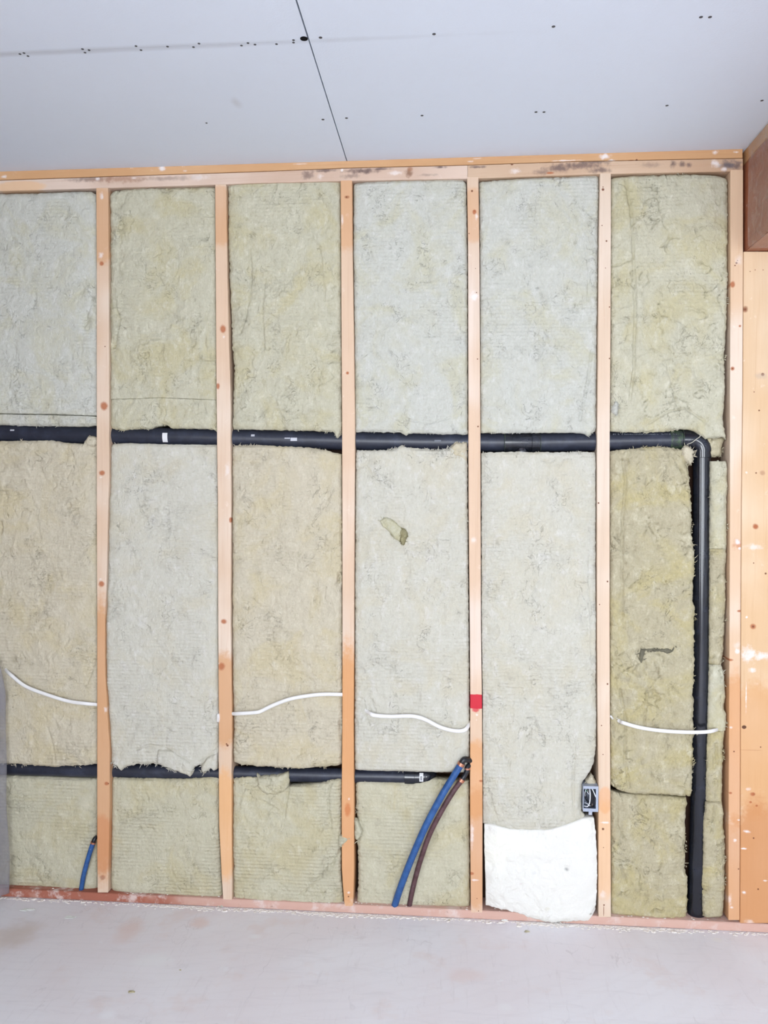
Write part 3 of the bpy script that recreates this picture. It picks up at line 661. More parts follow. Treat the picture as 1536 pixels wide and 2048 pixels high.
# --- bay 2
B('u2', 'creased yellowish batt above the upper pipe, between the second and third studs', [(454,366),(500,364),(560,361),(620,359),(679,360)], [(464,858),(520,859),(560,860),(620,861),(664,863),(670,869),(675,873),(681,866)], [(454,366),(456,500),(460,620),(462,680),(467.5,740),(465,790),(464,858)], SL(2,360,866), WM['olive'], seed=9, jag=(.4,.8,.8,.5), amp=1.15, fringe=(4,34,0,0),
  creases=((.007,2,[(490,640),(500,590),(503,540),(498,500)]),(.006,2,[(480,665),(490,640)]),(.005,2,[(640,500),(646,560),(650,600)]),(.005,1.8,[(530,560),(524,620),(528,700)])), pits=((492,437,3,3,.008),(660,645,5,4,.008)))
B('m2', 'tall warm beige batt between the pipes, between the second and third studs', [(463,891),(520,890),(560,892),(600,893),(640,898),(660,902),(682,908)], [(466,1527),(480,1531),(520,1535),(560,1536),(600,1538),(640,1536),(682,1532)], SR(1,891,1527,1.6), SL(2,908,1532,-1.6), WM['beige'], seed=10, jag=(1,.8,.5,.6), fringe=(40,24,0,4), amp=.95,
  pits=((677,1160,3,13,.014),(680,1450,3,14,.012)), creases=((.006,2,[(672,1170),(682,1145)]),(.005,2,[(654,1010),(660,990),(658,980)]),(.003,2,[(470,1378),(520,1380),(600,1390),(660,1378)])))
B('l2', 'low batt with a torn flap under the lower pipe, between the second and third studs', [(465,1558),(500,1556),(520,1558),(560,1560),(577,1576),(600,1573),(640,1570),(660,1562),(682,1560)], [(466,1806),(600,1812),(684,1815)], SR(1,1558,1806,1.6), SL(2,1560,1815,-2), WM['ribbed'], Y=0.006, seed=11, jag=(1,.4,.6,.6), fringe=(40,0,0,8),
  creases=((.008,2,[(577,1580),(572,1610),(569,1632)]),(.006,1.8,[(600,1790),(625,1770),(645,1750),(655,1735)]),(.007,2.2,[(662,1735),(672,1718),(681,1700)]),(.006,2,[(660,1570),(655,1600),(662,1660)]),(.005,1.8,[(520,1600),(535,1608),(556,1620)])), pits=((605,1605,3,5,.006),(640,1752,6,8,.006)))
# --- bay 3
B('u3', 'pale grey-green batt above the upper pipe, left of the red-marked stud', [(707,364),(760,361),(830,358),(900,357),(925,357),(932,363)], [(709,863),(760,864),(800,865),(812,870),(822,866),(870,867),(910,868),(935,868)], SR(2,364,863), SL(3,363,868), WM['greenish'], seed=12, jag=(.5,.8,.4,.5), amp=.7, crack=.6, fringe=(0,30,0,4), pits=((852,670,8,5,.006),(905,640,4,4,.004)), creases=((.004,1.8,[(810,838),(860,846),(900,835)]),(.006,2,[(932,578),(938,572)])))
B('m3', 'tall grey batt with a torn dark-edged patch, left of the red-marked stud', [(711,899),(730,900),(760,900),(785,898),(797,893),(804,889),(815,895),(840,896),(870,899),(890,898),(905,892),(915,887),(934,893)], [(709,1542),(800,1544),(870,1546),(938,1547)], SR(2,899,1542,1.6), SL(3,893,1547,-1.6), WM['grey'], seed=13, jag=(1.2,.3,.6,.6), amp=.75, crack=.6, fringe=(60,4,0,6),
  pits=((800,1068,16,14,.010),(728,1018,2,2,.006),(775,1050,26,14,.004),(740,1420,12,22,.006)), creases=((.006,2,[(728,1402),(730,1425),(738,1450)]),(.006,2,[(743,1400),(752,1428),(754,1445),(744,1460)]),(.005,2,[(712,940),(730,930),(745,955)])))
B('l3', 'low batt behind the tops of the blue and maroon pipes', [(711,1564),(760,1566),(800,1567),(835,1567),(850,1562),(868,1560),(900,1562),(938,1565)], [(713,1812),(800,1814),(940,1817)], [(711,1564),(712,1620),(715,1660),(716,1760),(713,1812)], SL(3,1565,1817,-1.8), WM['ribbed'], Y=0.016, depth=.07, seed=14, jag=(.4,.3,.8,.4), amp=.75, crack=.6, fringe=(10,0,10,0))
# --- bay 4
B('u4', 'pale green batt above the tee fitting of the upper pipe', [(959,361),(1000,358),(1080,354),(1150,351),(1198,348)], [(961,865),(1010,866),(1060,865),(1110,865),(1150,865),(1168,867),(1176,871),(1184,866),(1192,861)], SR(3,361,865), SL(4,348,861), WM['greenish'], seed=15, jag=(.5,.7,.4,.5), amp=.85, crack=.8, fringe=(0,30,0,0),
  creases=((.005,2,[(1170,490),(1178,540),(1176,600)]),(.006,2,[(1160,840),(1176,760),(1184,700)]),(.004,1.8,[(1090,660),(1100,690),(1120,720)])))
B('m4', 'longest pale batt, hanging from the tee fitting down to the white glass wool', [(963,905),(1000,904),(1030,903),(1060,904),(1110,904),(1160,903),(1192,904)], [(966,1651),(985,1650),(1000,1656),(1030,1662),(1060,1664),(1095,1663),(1125,1655),(1145,1648),(1165,1646),(1172,1640)], SR(3,905,1651,1.6),
  SL(4,904,1450,-1.8)+[(1192,1500),(1189,1525),(1183,1542),(1173,1556),(1165,1568),(1163.5,1600),(1163.5,1625),(1171,1633),(1172,1640)], WM['grey'], Y=-0.002, seed=16, jag=(.7,.7,.5,.5), amp=.85, crack=.65, roll=.010, fringe=(20,10,0,0),
  creases=((.006,2,[(1180,1100),(1178,1180),(1182,1240),(1184,1330)]),(.005,2,[(1150,1480),(1146,1560),(1148,1620)]),(.005,1.8,[(1020,1520),(1018,1545)]),(.004,2,[(975,1575),(985,1610),(995,1640)]),(.005,2,[(1085,920),(1100,925),(1110,918)])), pits=((1172,1265,7,7,.005),(975,1260,5,10,.005)))
# --- bay 5
B('u5', 'rough olive batt above the pipe elbow, in the last bay on the right', [(1224,354),(1250,351),(1300,348),(1380,347),(1430,349),(1457,352)], [(1223,862),(1260,864),(1300,864),(1340,861),(1362,857),(1385,858),(1398,866),(1412,876),(1430,874),(1448,872),(1454,878)], SR(4,354,862),
  [(1457.5,352),(1458,560),(1456,640),(1452,700),(1453,780),(1450,840),(1453,862),(1457,880)], WM['olive'], seed=17, jag=(.4,1,.6,.9), amp=1.35, crack=1.3, fringe=(8,40,0,16),
  creases=((.008,2.4,[(1252,360),(1262,420),(1268,520),(1271,600),(1268,740),(1260,800)]),(.006,2,[(1300,845),(1340,822),(1370,816),(1400,835),(1420,850)]),(.006,2,[(1262,380),(1250,370),(1240,366)]),(.006,2,[(1335,730),(1350,790),(1360,820)])), pits=((1236,820,4,14,.008),))
B('r5', 'small crumbled batt scrap tucked beside the pipe elbow', [(1402,872),(1420,874),(1452,876)], [(1420,914),(1432,913),(1446,912)], [(1402,872),(1416,890),(1420,914)], [(1452,876),(1446,893),(1446,912)], WM['strong'], Y=0.020, depth=.06, seed=18, jag=(.8,1,.8,1), amp=1.5, crack=1.5, fringe=(0,14,6,8), pits=((1430,893,6,6,.006),))
B('m5', 'tall dark olive batt left of the vertical pipe, with a dark mark', [(1222,902),(1236,899),(1270,897),(1300,893),(1330,893),(1350,897),(1366,899),(1378,905)], [(1223,1573),(1238,1582),(1256,1587),(1280,1588.5),(1330,1590),(1384,1596)], SR(4,902,1573,1.6),
  [(1379,905),(1378,930),(1381,960),(1383,990),(1385,1010),(1387,1045),(1384,1060),(1389,1090),(1391,1120),(1388,1170),(1387,1200),(1392,1215),(1391,1260),(1391,1330),(1387,1390),(1391,1400),(1389,1450),(1394,1470),(1388,1490),(1388,1550),(1385,1596)], WM['strong'], seed=19, jag=(.9,.5,.6,1.3), amp=1.35, crack=1.3, fringe=(30,6,6,80),
  creases=((.008,2.2,[(1246,920),(1252,960),(1246,1040),(1244,1150),(1246,1230)]),(.009,2.4,[(1240,1380),(1252,1440),(1250,1520),(1258,1575)]),(.007,2,[(1294,1380),(1290,1430),(1288,1460)]),(.007,2,[(1352,920),(1365,945),(1370,965)]),(.005,2,[(1228,1300),(1236,1340),(1230,1370)])), pits=((1315,1305,8,5,.006),(1284,1315,5,10,.006),(1310,1058,6,5,.005)))
B('l5', 'low dark olive batt left of the foot of the vertical pipe', [(1223,1585),(1240,1589),(1260,1590.5),(1320,1593),(1376,1599)], [(1224,1833),(1300,1838),(1376,1841)], SR(4,1585,1833,1.6), [(1376,1599),(1373,1640),(1372,1700),(1373,1752),(1377,1758),(1377,1800),(1376,1841)], WM['strong'], Y=0.008, seed=20, jag=(.3,.5,.5,.8), amp=1.4, crack=1.4, fringe=(0,10,0,24),
  creases=((.008,2.2,[(1230,1725),(1243,1735),(1252,1765)]),(.007,2,[(1235,1620),(1234,1650),(1250,1680)]),(.005,2,[(1310,1610),(1316,1640)])), pits=((1262,1708,7,6,.007),(1240,1760,6,6,.005)))
RE = [(1455,920),(1457,940),(1456,1000),(1455,1098),(1453,1180),(1452,1250),(1450,1300),(1445,1330),(1449,1350),(1454,1395),(1450,1420),(1455,1430),(1453,1460),(1448,1490),(1447,1540),(1446,1600),(1449,1640),(1452,1680),(1452,1780),(1448,1838)]
LEt = [(1423,920),(1422,1100),(1421,1330),(1418,1440),(1416,1500),(1414,1600),(1409,1650),(1408,1740),(1406,1770),(1408,1838)]
for k, (a, b, lab) in enumerate(((922,1098,'topmost of the narrow batt strips right of the vertical pipe, just below the elbow'),
                                 (1098.3,1330,'long narrow batt strip right of the vertical pipe, second below the elbow'),
                                 (1330.3,1463,'narrow batt strip right of the vertical pipe, holding the tip of the white cable'),
                                 (1463.3,1606,'narrow split batt strip right of the vertical pipe, just under the cable tip'),
                                 (1606.3,1836,'lowest and widest narrow batt strip, right of the foot of the vertical pipe'))):
    l_ = sub(LEt, a, b, 0); r_ = sub(RE, a, b, 0)
    B('n%d' % k, lab, [l_[0], ((l_[0][0]+r_[0][0])/2, a), r_[0]], [l_[-1], ((l_[-1][0]+r_[-1][0])/2, b), r_[-1]], l_, r_, WM['strong' if k in (1, 3, 4) else 'olive'], Y=0.006+0.002*(k % 2), seed=30+k, jag=(.4,.4,.6,.7), amp=1.2, crack=1.3, rolls=(.4,.4,1,1), fringe=(4,4,14,14),
      creases=((.010,2.4,[(1433,1490),(1434,1530)]),(.007,2,[(1426,1500),(1430,1540)])) if k == 3 else (((.009,2.2,[(1430,1612),(1426,1650),(1424,1664)]),) if k == 4 else ()))
# torn flaps and tufts that are parts of their batts
def flap(key, name, top, bottom, left, right, mat, Y, seed, depth=0.008, label=None, fringe=(4, 8, 4, 4), amp=1.0):
    o = batt(name, top, bottom, left, right, mat, Y=Y, depth=depth+0.022, seed=seed, res=0.0022, jag=(.8, 1.0, .8, .8), amp=amp, roll=.004, parent=BATTS[key], fringe=fringe)
    if label: o['label'] = label
    return o
flap('m1', 'torn_flap', [(222,1524),(240,1520),(265,1524)], [(222,1532),(232,1536),(240,1545),(248,1537),(265,1533)], [(222,1524),(222,1532)], [(265,1524),(265,1533)], WM['grey'], -0.004, 51, fringe=(0,14,3,3))
flap('m1', 'torn_flap', [(312,1500),(340,1502),(370,1520),(384,1526)], [(312,1530),(335,1538),(352,1544),(366,1548),(376,1556),(382,1549)], [(312,1500),(312,1530)], [(384,1526),(386,1536),(383,1549)], WM['grey'], -0.004, 52, fringe=(0,22,3,6))
flap('m1', 'torn_flap', [(404,1524),(418,1514),(432,1508)], [(403,1550),(412,1544),(420,1538),(426,1545),(433,1540)], [(404,1524),(400,1538),(403,1550)], [(432,1508),(433,1540)], WM['grey'], -0.004, 53, fringe=(0,14,8,2))
flap('m4', 'wool_scrap', [(1172,1562),(1184,1549),(1194,1566)], [(1172,1580),(1184,1580),(1194,1580)], [(1172,1562),(1172,1580)], [(1194,1566),(1194,1580)], WM['beige'], 0.012, 67, depth=.02)
flap('l2', 'torn_flap', [(511,1550),(518,1556),(535,1554),(560,1552),(574,1547)], [(516,1580),(530,1590),(550,1592),(574,1580)], [(511,1550),(513,1565),(516,1580)], [(574,1547),(577,1566),(574,1580)], WM['ribbed'], -0.002, 54, fringe=(16,0,6,4))
flap('l2', 'torn_flap', [(676,1674),(688,1674),(698,1677)], [(676,1700),(682,1694),(687,1690),(697,1682)], [(676,1674),(676,1700)], [(698,1677),(697,1682)], WM['ribbed'], -0.006, 55, fringe=(3,5,0,3), amp=.5)
flap('l3', 'torn_flap', [(708,1640),(713,1642),(718,1652)], [(709,1682),(714,1684),(722,1676)], [(708,1640),(708,1665),(709,1682)], [(718,1652),(724,1664),(722,1676)], WM['ribbed'], -0.002, 56, fringe=(3,8,3,6))
flap('m5', 'torn_flap', [(1364,900),(1372,891),(1380,893),(1386,897),(1394,903)], [(1368,916),(1376,924),(1381,930),(1386,925),(1392,919)], [(1364,900),(1366,910),(1368,916)], [(1394,903),(1388,908),(1392,919)], WM['beige'], -0.001, 57, fringe=(16,8,4,14), amp=1.0)
flap('u2', 'torn_flap', [(664,858),(674,860),(681,858)], [(667,866),(674,877),(681,868)], [(664,858),(667,866)], [(681,858),(681,868)], WM['olive'], 0.000, 58, fringe=(0,8,2,2))
flap('m3', 'torn_flap', [(901,893),(912,884),(925,885),(934,882)], [(903,910),(918,915),(934,925)], [(901,893),(903,910)], [(934,882),(934,925)], WM['beige'], 0.000, 59, fringe=(20,6,3,3))
flap('m0', 'torn_flap', [(168,881),(174,872),(184,871),(191,876)], [(170,890),(180,893),(191,890)], [(168,881),(170,890)], [(191,876),(191,890)], WM['beige'], -0.002, 60, fringe=(6,2,3,1), amp=.5)
flap('u4', 'torn_flap', [(1164,856),(1178,854),(1191,852)], [(1168,866),(1177,873),(1184,867),(1191,862)], [(1164,856),(1168,866)], [(1191,852),(1191,862)], WM['greenish'], 0.0, 61, fringe=(0,10,2,2))
flap('u5', 'torn_flap', [(1226,808),(1232,802),(1240,804)], [(1224,824),(1230,830),(1236,832)], [(1226,808),(1224,824)], [(1240,804),(1238,818),(1236,832)], WM['greenish'], -0.004, 62, fringe=(2,4,2,4), amp=.6)
dark_wool_m = wm('dark_grey_wool', srgb(120,116,100), srgb(104,100,84), 0, 1.2, srgb(150,146,122), srgb(70,66,56))  # dark grey wool for the patch on the tall olive batt
torn_m = wm('torn_olive_wool', srgb(160,155,126), srgb(150,142,106), 0, 1.5, srgb(196,190,156), srgb(92,86,62))
flap('m5', 'dark_tuft', [(1278,1302),(1284,1297),(1298,1298)], [(1280,1326),(1284,1330),(1291,1314)], [(1278,1302),(1279,1315),(1280,1326)], [(1298,1298),(1291,1304),(1290,1314)], dark_wool_m, -0.0035, 63, depth=.004, label='dark grey tuft', amp=.6, fringe=(3,3,3,3))
flap('m5', 'dark_tuft', [(1290,1298),(1305,1297),(1320,1299),(1335,1297),(1345,1300),(1352,1290)], [(1290,1304),(1305,1302),(1320,1304),(1335,1307),(1346,1306),(1353,1299)], [(1290,1298),(1290,1304)], [(1352,1290),(1353,1299)], dark_wool_m, -0.0035, 64, depth=.004, label='dark grey tuft', amp=.6, fringe=(10,10,2,3))
flap('m3', 'torn_patch', [(756,1040),(772,1034),(786,1040),(797,1050),(806,1062)], [(762,1052),(776,1064),(786,1076),(796,1084),(808,1090)], [(756,1040),(760,1046),(762,1052)], [(806,1062),(814,1072),(808,1090)], wm('torn_grey_wool', srgb(198,195,174), srgb(190,184,150), 0, 1.3, srgb(214,211,192), srgb(158,152,124)), 0.0, 65, depth=.004, label='torn olive patch', amp=1.4, fringe=(14,14,3,10))
flap('m3', 'torn_patch', [(797,1058),(806,1056),(814,1062)], [(800,1086),(806,1091),(811,1089)], [(797,1058),(799,1070),(800,1086)], [(814,1062),(816,1072),(811,1089)], torn_m, -0.003, 66, depth=.004, label='dark torn tuft', amp=1.8, fringe=(8,8,6,8))
# white glass wool
tg = NT('white_glass_wool')
gw = tg.noise(20, 6, 0.6, dist=0.5)
c = tg.mix(gw, srgb(236,234,229), srgb(227,225,217))
c = tg.mix(tg.ramp(tg.noise(5, 3), 0.5, 0.7, 0, 0.6), c, srgb(240,238,224))
for (px, py, r, cc, st) in ((1132,1735,7,srgb(150,150,146),.8), (1181,1827,5,srgb(160,156,140),.8), (1094,1815,8,srgb(216,212,196),.6), (1041,1764,4,srgb(214,200,196),.5), (1068,1743,7,srgb(216,216,214),.5), (1010,1815,6,srgb(200,196,190),.4)):
    x, z = w1(px, py, 0); c = tg.spot(c, x, 0, z, r/620, 0, r*0.7/620, cc, 0.9, 0.4, 60.0, st)
gm = tg.done(c, 0.95, tg.bump(tg.noise(90, 5, 0.7), 0.004, 0.6, tg.bump(gw, 0.01, 0.6)), 0.05)
o = batt('glass_wool_piece', [(969,1653),(985,1651),(1000,1656),(1020,1661),(1060,1663),(1100,1662),(1130,1654),(1150,1646),(1165,1640),(1180,1638),(1190,1640)],
         [(972,1816),(1000,1821),(1040,1830),(1060,1838),(1085,1846),(1110,1848),(1150,1845),(1178,1846),(1192,1828)],
         [(969,1653),(969,1700),(971,1760),(972,1816)], [(1190,1640),(1192,1660),(1194,1700),(1195.5,1740),(1195,1790),(1192,1828)], gm, Y=-0.012, depth=.09, seed=70, jag=(.4,1.2,.4,.5), amp=1.1, crack=0.1, roll=.014, fringe=(0,10,0,0),
         creases=((.004,8,[(975,1668),(1030,1676),(1100,1676),(1190,1655)]),(.003,9,[(985,1806),(1040,1812)]),(.003,10,[(1090,1822),(1180,1815)])), pits=((1132,1735,6,5,.004),))
tag(o, 'square white glass wool piece bulging over the sole plate, below the longest batt', 'insulation')

# ------------------------------------------------------------------ pipes
ta = NT('black_abs_plastic')
dn = ta.noise(22, 5, 0.65)
c = ta.mix(ta.ramp(dn, 0.4, 0.75), srgb(36,40,54), srgb(52,57,74))
c = ta.mix(ta.ramp(ta.noise(90, 4, 0.7), 0.68, 0.76, 0, 0.5), c, srgb(120,122,128))
abs_m = ta.done(c, 0.36, ta.bump(dn, 0.0006, 0.4), 0.5)
tb = NT('glossy_black_abs')
c = tb.mix(tb.ramp(tb.noise(30, 4), 0.4, 0.8), srgb(20,23,32), srgb(32,36,48))
absg_m = tb.done(c, 0.16, tb.bump(tb.noise(60, 2), 0.00005, 0.3), 0.6)
tgm = NT('green_solvent_smear'); 
c = tgm.mix(tgm.ramp(tgm.noise(60, 4, 0.7), 0.4, 0.65), srgb(46,50,56), srgb(74,96,66)); green_m = tgm.done(c, 0.4, None, 0.4)
label_m = plain('white_sticker', srgb(236,236,238), 0.5); silver_m = plain('silver_sticker', srgb(196,198,206), 0.35, 0.6)
grey_ink = plain('grey_pipe_print', srgb(118,122,132), 0.6)
PY = 0.046
def pp(px, py, Y=PY):
    return P3(px, py, Y)
dr = empty('drain_pipe', pp(1392, 1836), 'thick black drain pipe crossing the wall and turning down the right bay at an elbow', 'pipe', 'black plastic drain pipes')
c1 = [(-32,865.5),(0,866.5),(200,871),(445,876),(700,882),(950,885),(1008,885)]
MB().tube(smooth_path([pp(*q) for q in c1], 6), 0.0300, 32).build('horizontal_pipe', abs_m, dr, smooth=True)
MB().tube(smooth_path([pp(*q) for q in ((1078,885),(1200,883),(1347,880.5))], 6), 0.0300, 32).build('horizontal_pipe', abs_m, dr, smooth=True)
# tee fitting with branch turning down behind the wool
def ringsx(name, xs, ys, rs, mat, parent, n=32):
    pts = [pp(x, y) for x, y in zip(xs, ys)]
    return MB().tube(pts, rs, n).build(name, mat, parent, smooth=True)
tee = ringsx('tee_fitting', [1007,1008,1022,1023,1024,1062,1063,1064,1079,1080], [885]*5+[885]*5, [.0300,.0335,.0335,.0335,.0312,.0312,.0335,.0335,.0335,.0300], absg_m, dr)
MB().tube(smooth_path([pp(1043,888,0.040), pp(1043,905,0.040), pp(1042,925,0.046), pp(1042,945,0.048)], 4), [.018]*3+[.0215]*10, 24).build('branch_stub', absg_m, tee, smooth=True)
for x in (1008.5, 1080):
    a = pp(x, 885); MB().tube([a-Vector((.0008,0,0)), a+Vector((.0008,0,0))], 0.0339, 32).build('solvent_bead', green_m, tee, smooth=True)
for x in (1023, 1063.5):
    a = pp(x, 885); MB().tube([a-Vector((.0010,0,0)), a+Vector((.0010,0,0))], 0.0341, 32).build('hub_ridge', absg_m, tee, smooth=True)
# elbow at the corner
MB().tube([pp(1338,880.5), pp(1362,880)], 0.0306, 32).build('solvent_smear', green_m, dr, smooth=True)
eb = [pp(1362,880), pp(1379,880)]
el = MB().tube([pp(1361.5,880), pp(1362,880), pp(1378.5,880), pp(1379,880)], [.030,.0338,.0338,.031], 32)
el.tube(smooth_path([pp(1378,880), pp(1389,881), pp(1399,888), pp(1403.5,898), pp(1404,904)], 6), 0.0306, 32)
el.tube([pp(1404,902), pp(1404,902.6), pp(1404,915.2), pp(1404,916)], [.030,.0292,.0292,.028], 32)
elo = el.build('elbow_fitting', absg_m, dr, smooth=True)
a = pp(1363, 880); MB().tube([a-Vector((.0008,0,0)), a+Vector((.0008,0,0))], 0.0341, 32).build('solvent_bead', green_m, elo, smooth=True)
MB().tube(smooth_path([pp(1403.5,915), pp(1403,1100), pp(1402.5,1250), pp(1401,1400), pp(1398,1600), pp(1392,1837)], 6), 0.0272, 40).build('vertical_pipe', absg_m, dr, smooth=True)
def sticker(name, px0, py0, px1, py1, yc, rad, mat, parent, cy, ang=True, n=8):
    """curved patch wrapped on a horizontal pipe whose centre row is cy"""
    x0, _ = w1(px0, py0, yc-rad); x1, _ = w1(px1, py0, yc-rad); zc = w1(px0, cy, yc)[1]
    za = w1(px0, py0, yc-rad*.9)[1]-zc; zb = w1(px0, py1, yc-rad*.9)[1]-zc
    a0 = math.asin(max(-1, min(1, za/rad))); a1 = math.asin(max(-1, min(1, zb/rad)))
    vs = []; fs = []
    for i in range(n+1):
        a = a0+(a1-a0)*i/n
        for r in (rad+0.0007, rad-0.0004):
            for x in (x0, x1): vs.append((x, yc-r*math.cos(a), zc+r*math.sin(a)))
    for i in range(n):
        b = i*4
        fs += [[b, b+1, b+5, b+4], [b+2, b+6, b+7, b+3], [b, b+4, b+6, b+2], [b+1, b+3, b+7, b+5]]
    fs += [[0, 2, 3, 1], [n*4, n*4+1, n*4+3, n*4+2]]
    return link(name, mesh(vs, fs, name), mat, parent)
s = sticker('label_sticker', 324.5, 866, 334.5, 884, PY, 0.030, label_m, dr, 874); s['label'] = 'white sticker'
s = sticker('label_sticker', 581, 875.5, 594, 882, PY, 0.030, silver_m, dr, 880); s['label'] = 'silver sticker'
s = sticker('label_sticker', 569, 875.5, 580, 877.5, PY, 0.030, silver_m, dr, 880)
s = sticker('label_sticker', 869, 880, 882, 883, PY, 0.030, grey_ink, dr, 884)
s = sticker('dried_glue_fleck', 502, 869, 509, 873, PY, 0.030, silver_m, dr, 877)
s = sticker('dried_glue_fleck', 20, 859, 28, 862, PY, 0.030, silver_m, dr, 867)
# faint factory print along the right length of pipe
m = MB(); rr = random.Random(4); xx = 1226
while xx < 1352:
    w_ = rr.uniform(1.2, 2.6)
    if rr.random() < 0.82:
        x0, z0 = w1(xx, 870-0.003*(xx-1226), PY-.024); x1, _ = w1(xx+w_*0.8, 870, PY-.024)
        hgt = rr.choice((0.0035, 0.0045, 0.0025))
        m.box((x0, PY-.0262, z0), (x0+0.0008, PY-.0225, z0+hgt)); 
        if rr.random() < 0.7: m.box((x0, PY-.0262, z0+hgt*0.8), (x1, PY-.0225, z0+hgt))
        if rr.random() < 0.5: m.box((x1-0.0008, PY-.0262, z0), (x1, PY-.0225, z0+hgt*0.9))
    xx += w_+1.0
m.build('factory_print', grey_ink, dr)
# lower pipe
vp = empty('drain_pipe', pp(600,1546), 'thinner black plastic pipe running low across the left bays, ending at a capped fitting', 'pipe', 'black plastic drain pipes')
PL = 0.044
MB().tube(smooth_path([P3(x, y, PL) for x, y in ((-32,1534),(0,1535),(200,1540.5),(445,1546),(700,1551),(812,1553))], 6), 0.0235, 32).build('pipe_length', abs_m, vp, smooth=True)
cp = MB().tube([P3(809.5,1553,PL), P3(810,1553,PL), P3(829,1553.4,PL), P3(829.5,1553.4,PL)], [.0235,.0272,.0272,.0265], 32)
cp.tube(smooth_path([P3(829,1553.4,PL), P3(846,1553,PL), P3(860,1550,PL+.004), P3(872,1544,PL+.010)], 5), [.0262]*8+[.0255,.024,.022,.019,.016,.013,.009,.004], 32)
cpo = cp.build('end_fitting', absg_m, vp, smooth=True)
s = sticker('label_sticker', 838.8, 1547, 846.5, 1562.5, PL, 0.0264, label_m, cpo, 1553.4); s['label'] = 'white sticker with tiny dark marks'
m = MB()
for q in (1553, 1556, 1558.5):
    x0, z0 = w1(840.7, q, PL-.025); x1, _ = w1(844.5, q, PL-.025); m.box((x0, PL-.0288, z0-.0015), (x1, PL-.0238, z0)); m.box((x0+.0012, PL-.0288, z0-.0028), (x0+.002, PL-.0238, z0-.0015))
m.build('sticker_print', plain('dark_ink', srgb(60,62,80), .6), s) if False else m.build('sticker_print', plain('dark_ink', srgb(60,62,80), .6), cpo)

# loose string over the elbow
o = MB().tube(smooth_path([P3(1374,889,-.006), P3(1384,885,.002), P3(1393,878,.006), P3(1400,873,.008), P3(1399,868,.012), P3(1398,866,.02)], 6), 0.0011, 8).build('string', plain('pale_string', srgb(206,200,182), .9), None, P3(1374,889,-.006), smooth=True)
tag(o, 'short pale frayed string lying across the pipe elbow', 'string')

# ------------------------------------------------------------------ white cables
cable_m = plain('white_cable_jacket', srgb(240,238,236), 0.35, 0.4)
def cable(pts, label, r=0.0060, flat=0.6):
    P = smooth_path([P3(x, y, Y) for x, y, Y in pts], 10)
    m = MB().tube(P, r, 14, flat=flat, up=(0, 1, 0))
    o = m.build('electrical_cable', cable_m, None, P[0], smooth=True)
    return tag(o, label, 'cable', 'white electrical cables crossing the wall')
cable([(8,1332,.022),(12,1340,.004),(22,1350,-0.0130),(50,1372,-0.0150),(90,1388,-0.0150),(135,1402,-0.0140),(170,1407,-0.0130),(193,1409,.006),(206,1411,.03)], 'white cable curving down from the left edge to the leftmost stud')
cable([(436.5,1443,.010),(437,1430,.004),(440,1427,.03),(455,1427,.035),(466,1427.5,.002),(480,1427,-0.0140),(505,1425.5,-0.0150),(520,1423,-0.0150),(545,1411,-0.0150),(580,1398,-0.0150),(620,1391,-0.0150),(650,1388.5,-0.0140),(684,1389,.004),(697,1390,.03)], 'white cable rising from the second stud to the middle stud')
cable([(727,1416,.022),(736,1424,.004),(742,1428,-0.0130),(752,1431,-0.0150),(780,1433,-0.0150),(810,1432,-0.0160),(830,1433,-0.0160),(850,1439,-0.0160),(880,1454,-0.0160),(905,1461,-0.0160),(922,1462,-0.0150),(932,1458,-0.0120),(938,1449,.010),(941,1444,.02)], 'white wavy cable ending in a hook at the red-marked stud', r=.0062)
cable([(1228,1434,.024),(1240,1443,.003),(1248,1446,-0.0150),(1275,1454,-0.0170),(1310,1460,-0.0180),(1350,1463.5,-0.0190),(1390,1464.5,-0.0190),(1415,1463.5,-0.0180),(1428,1461,-0.0110),(1436,1459,.016)], 'white cable crossing in front of the vertical pipe', r=.0058)
cable([(1219,1430,.02),(1222,1433,.003),(1226,1438,.012)], 'tiny white cable stub poking out beside the box-carrying stud, above the long cable', r=.0032, flat=.8)

# ------------------------------------------------------------------ water pipes
def texd(name, a, b, rough=.45):
    t = NT(name); c = t.mix(t.ramp(t.noise(40, 5, .7), .35, .7), a, b)
    c = t.mix(t.ramp(t.noise(70, 5, .75), .62, .74, 0, .6), c, srgb(190,190,196)); c = t.mix(t.ramp(t.noise(85, 4, .7, t.map((1.7,1,1))), .63, .72, 0, .7), c, tuple(v*.35 for v in b[:3])+(1,))
    return t.done(c, rough, t.bump(t.noise(70, 4), .0008, .5), .4)
blue_m = texd('blue_pex', srgb(52,96,156), srgb(38,76,132)); brown_m = texd('maroon_pex', srgb(98,70,74), srgb(72,46,48))
copper_m = plain('copper_ring', srgb(214,150,124), .3, .5, .85); blk_m = plain('black_fitting', srgb(28,30,36), .35)
CG = 'water pipes standing out of the sole plate'
zp = SP
def wpipe(pts, r, mat, label):
    P = [P3(x, y, Y) for x, y, Y in pts]
    base = P[-1]; e = empty('water_pipe', base, label, 'pipe', CG)
    MB().tube(smooth_path(P, 8), r, 20).build('pipe_length', mat, e, smooth=True); return e, P
eb_, P = wpipe([(921,1530,-.012),(905,1556,-.014),(882,1594,-.018),(850,1655,-.020),(822,1720,-.016),(801,1775,-.004),(788.5,1814,.012)], .0108, blue_m, 'long blue water pipe curving from the red-marked stud down to the sole plate')
d = (P[0]-P[1]).normalized()
MB().tube([P[0]-d*.002, P[0]+d*.008], .0118, 20).build('crimp_ring', copper_m, eb_, smooth=True)
MB().tube(smooth_path([P[0]+d*.006, P[0]+d*.018, P3(932,1519,-.006), P3(942,1521,.010)], 5), .0096, 16).build('elbow_fitting', blk_m, eb_, smooth=True)
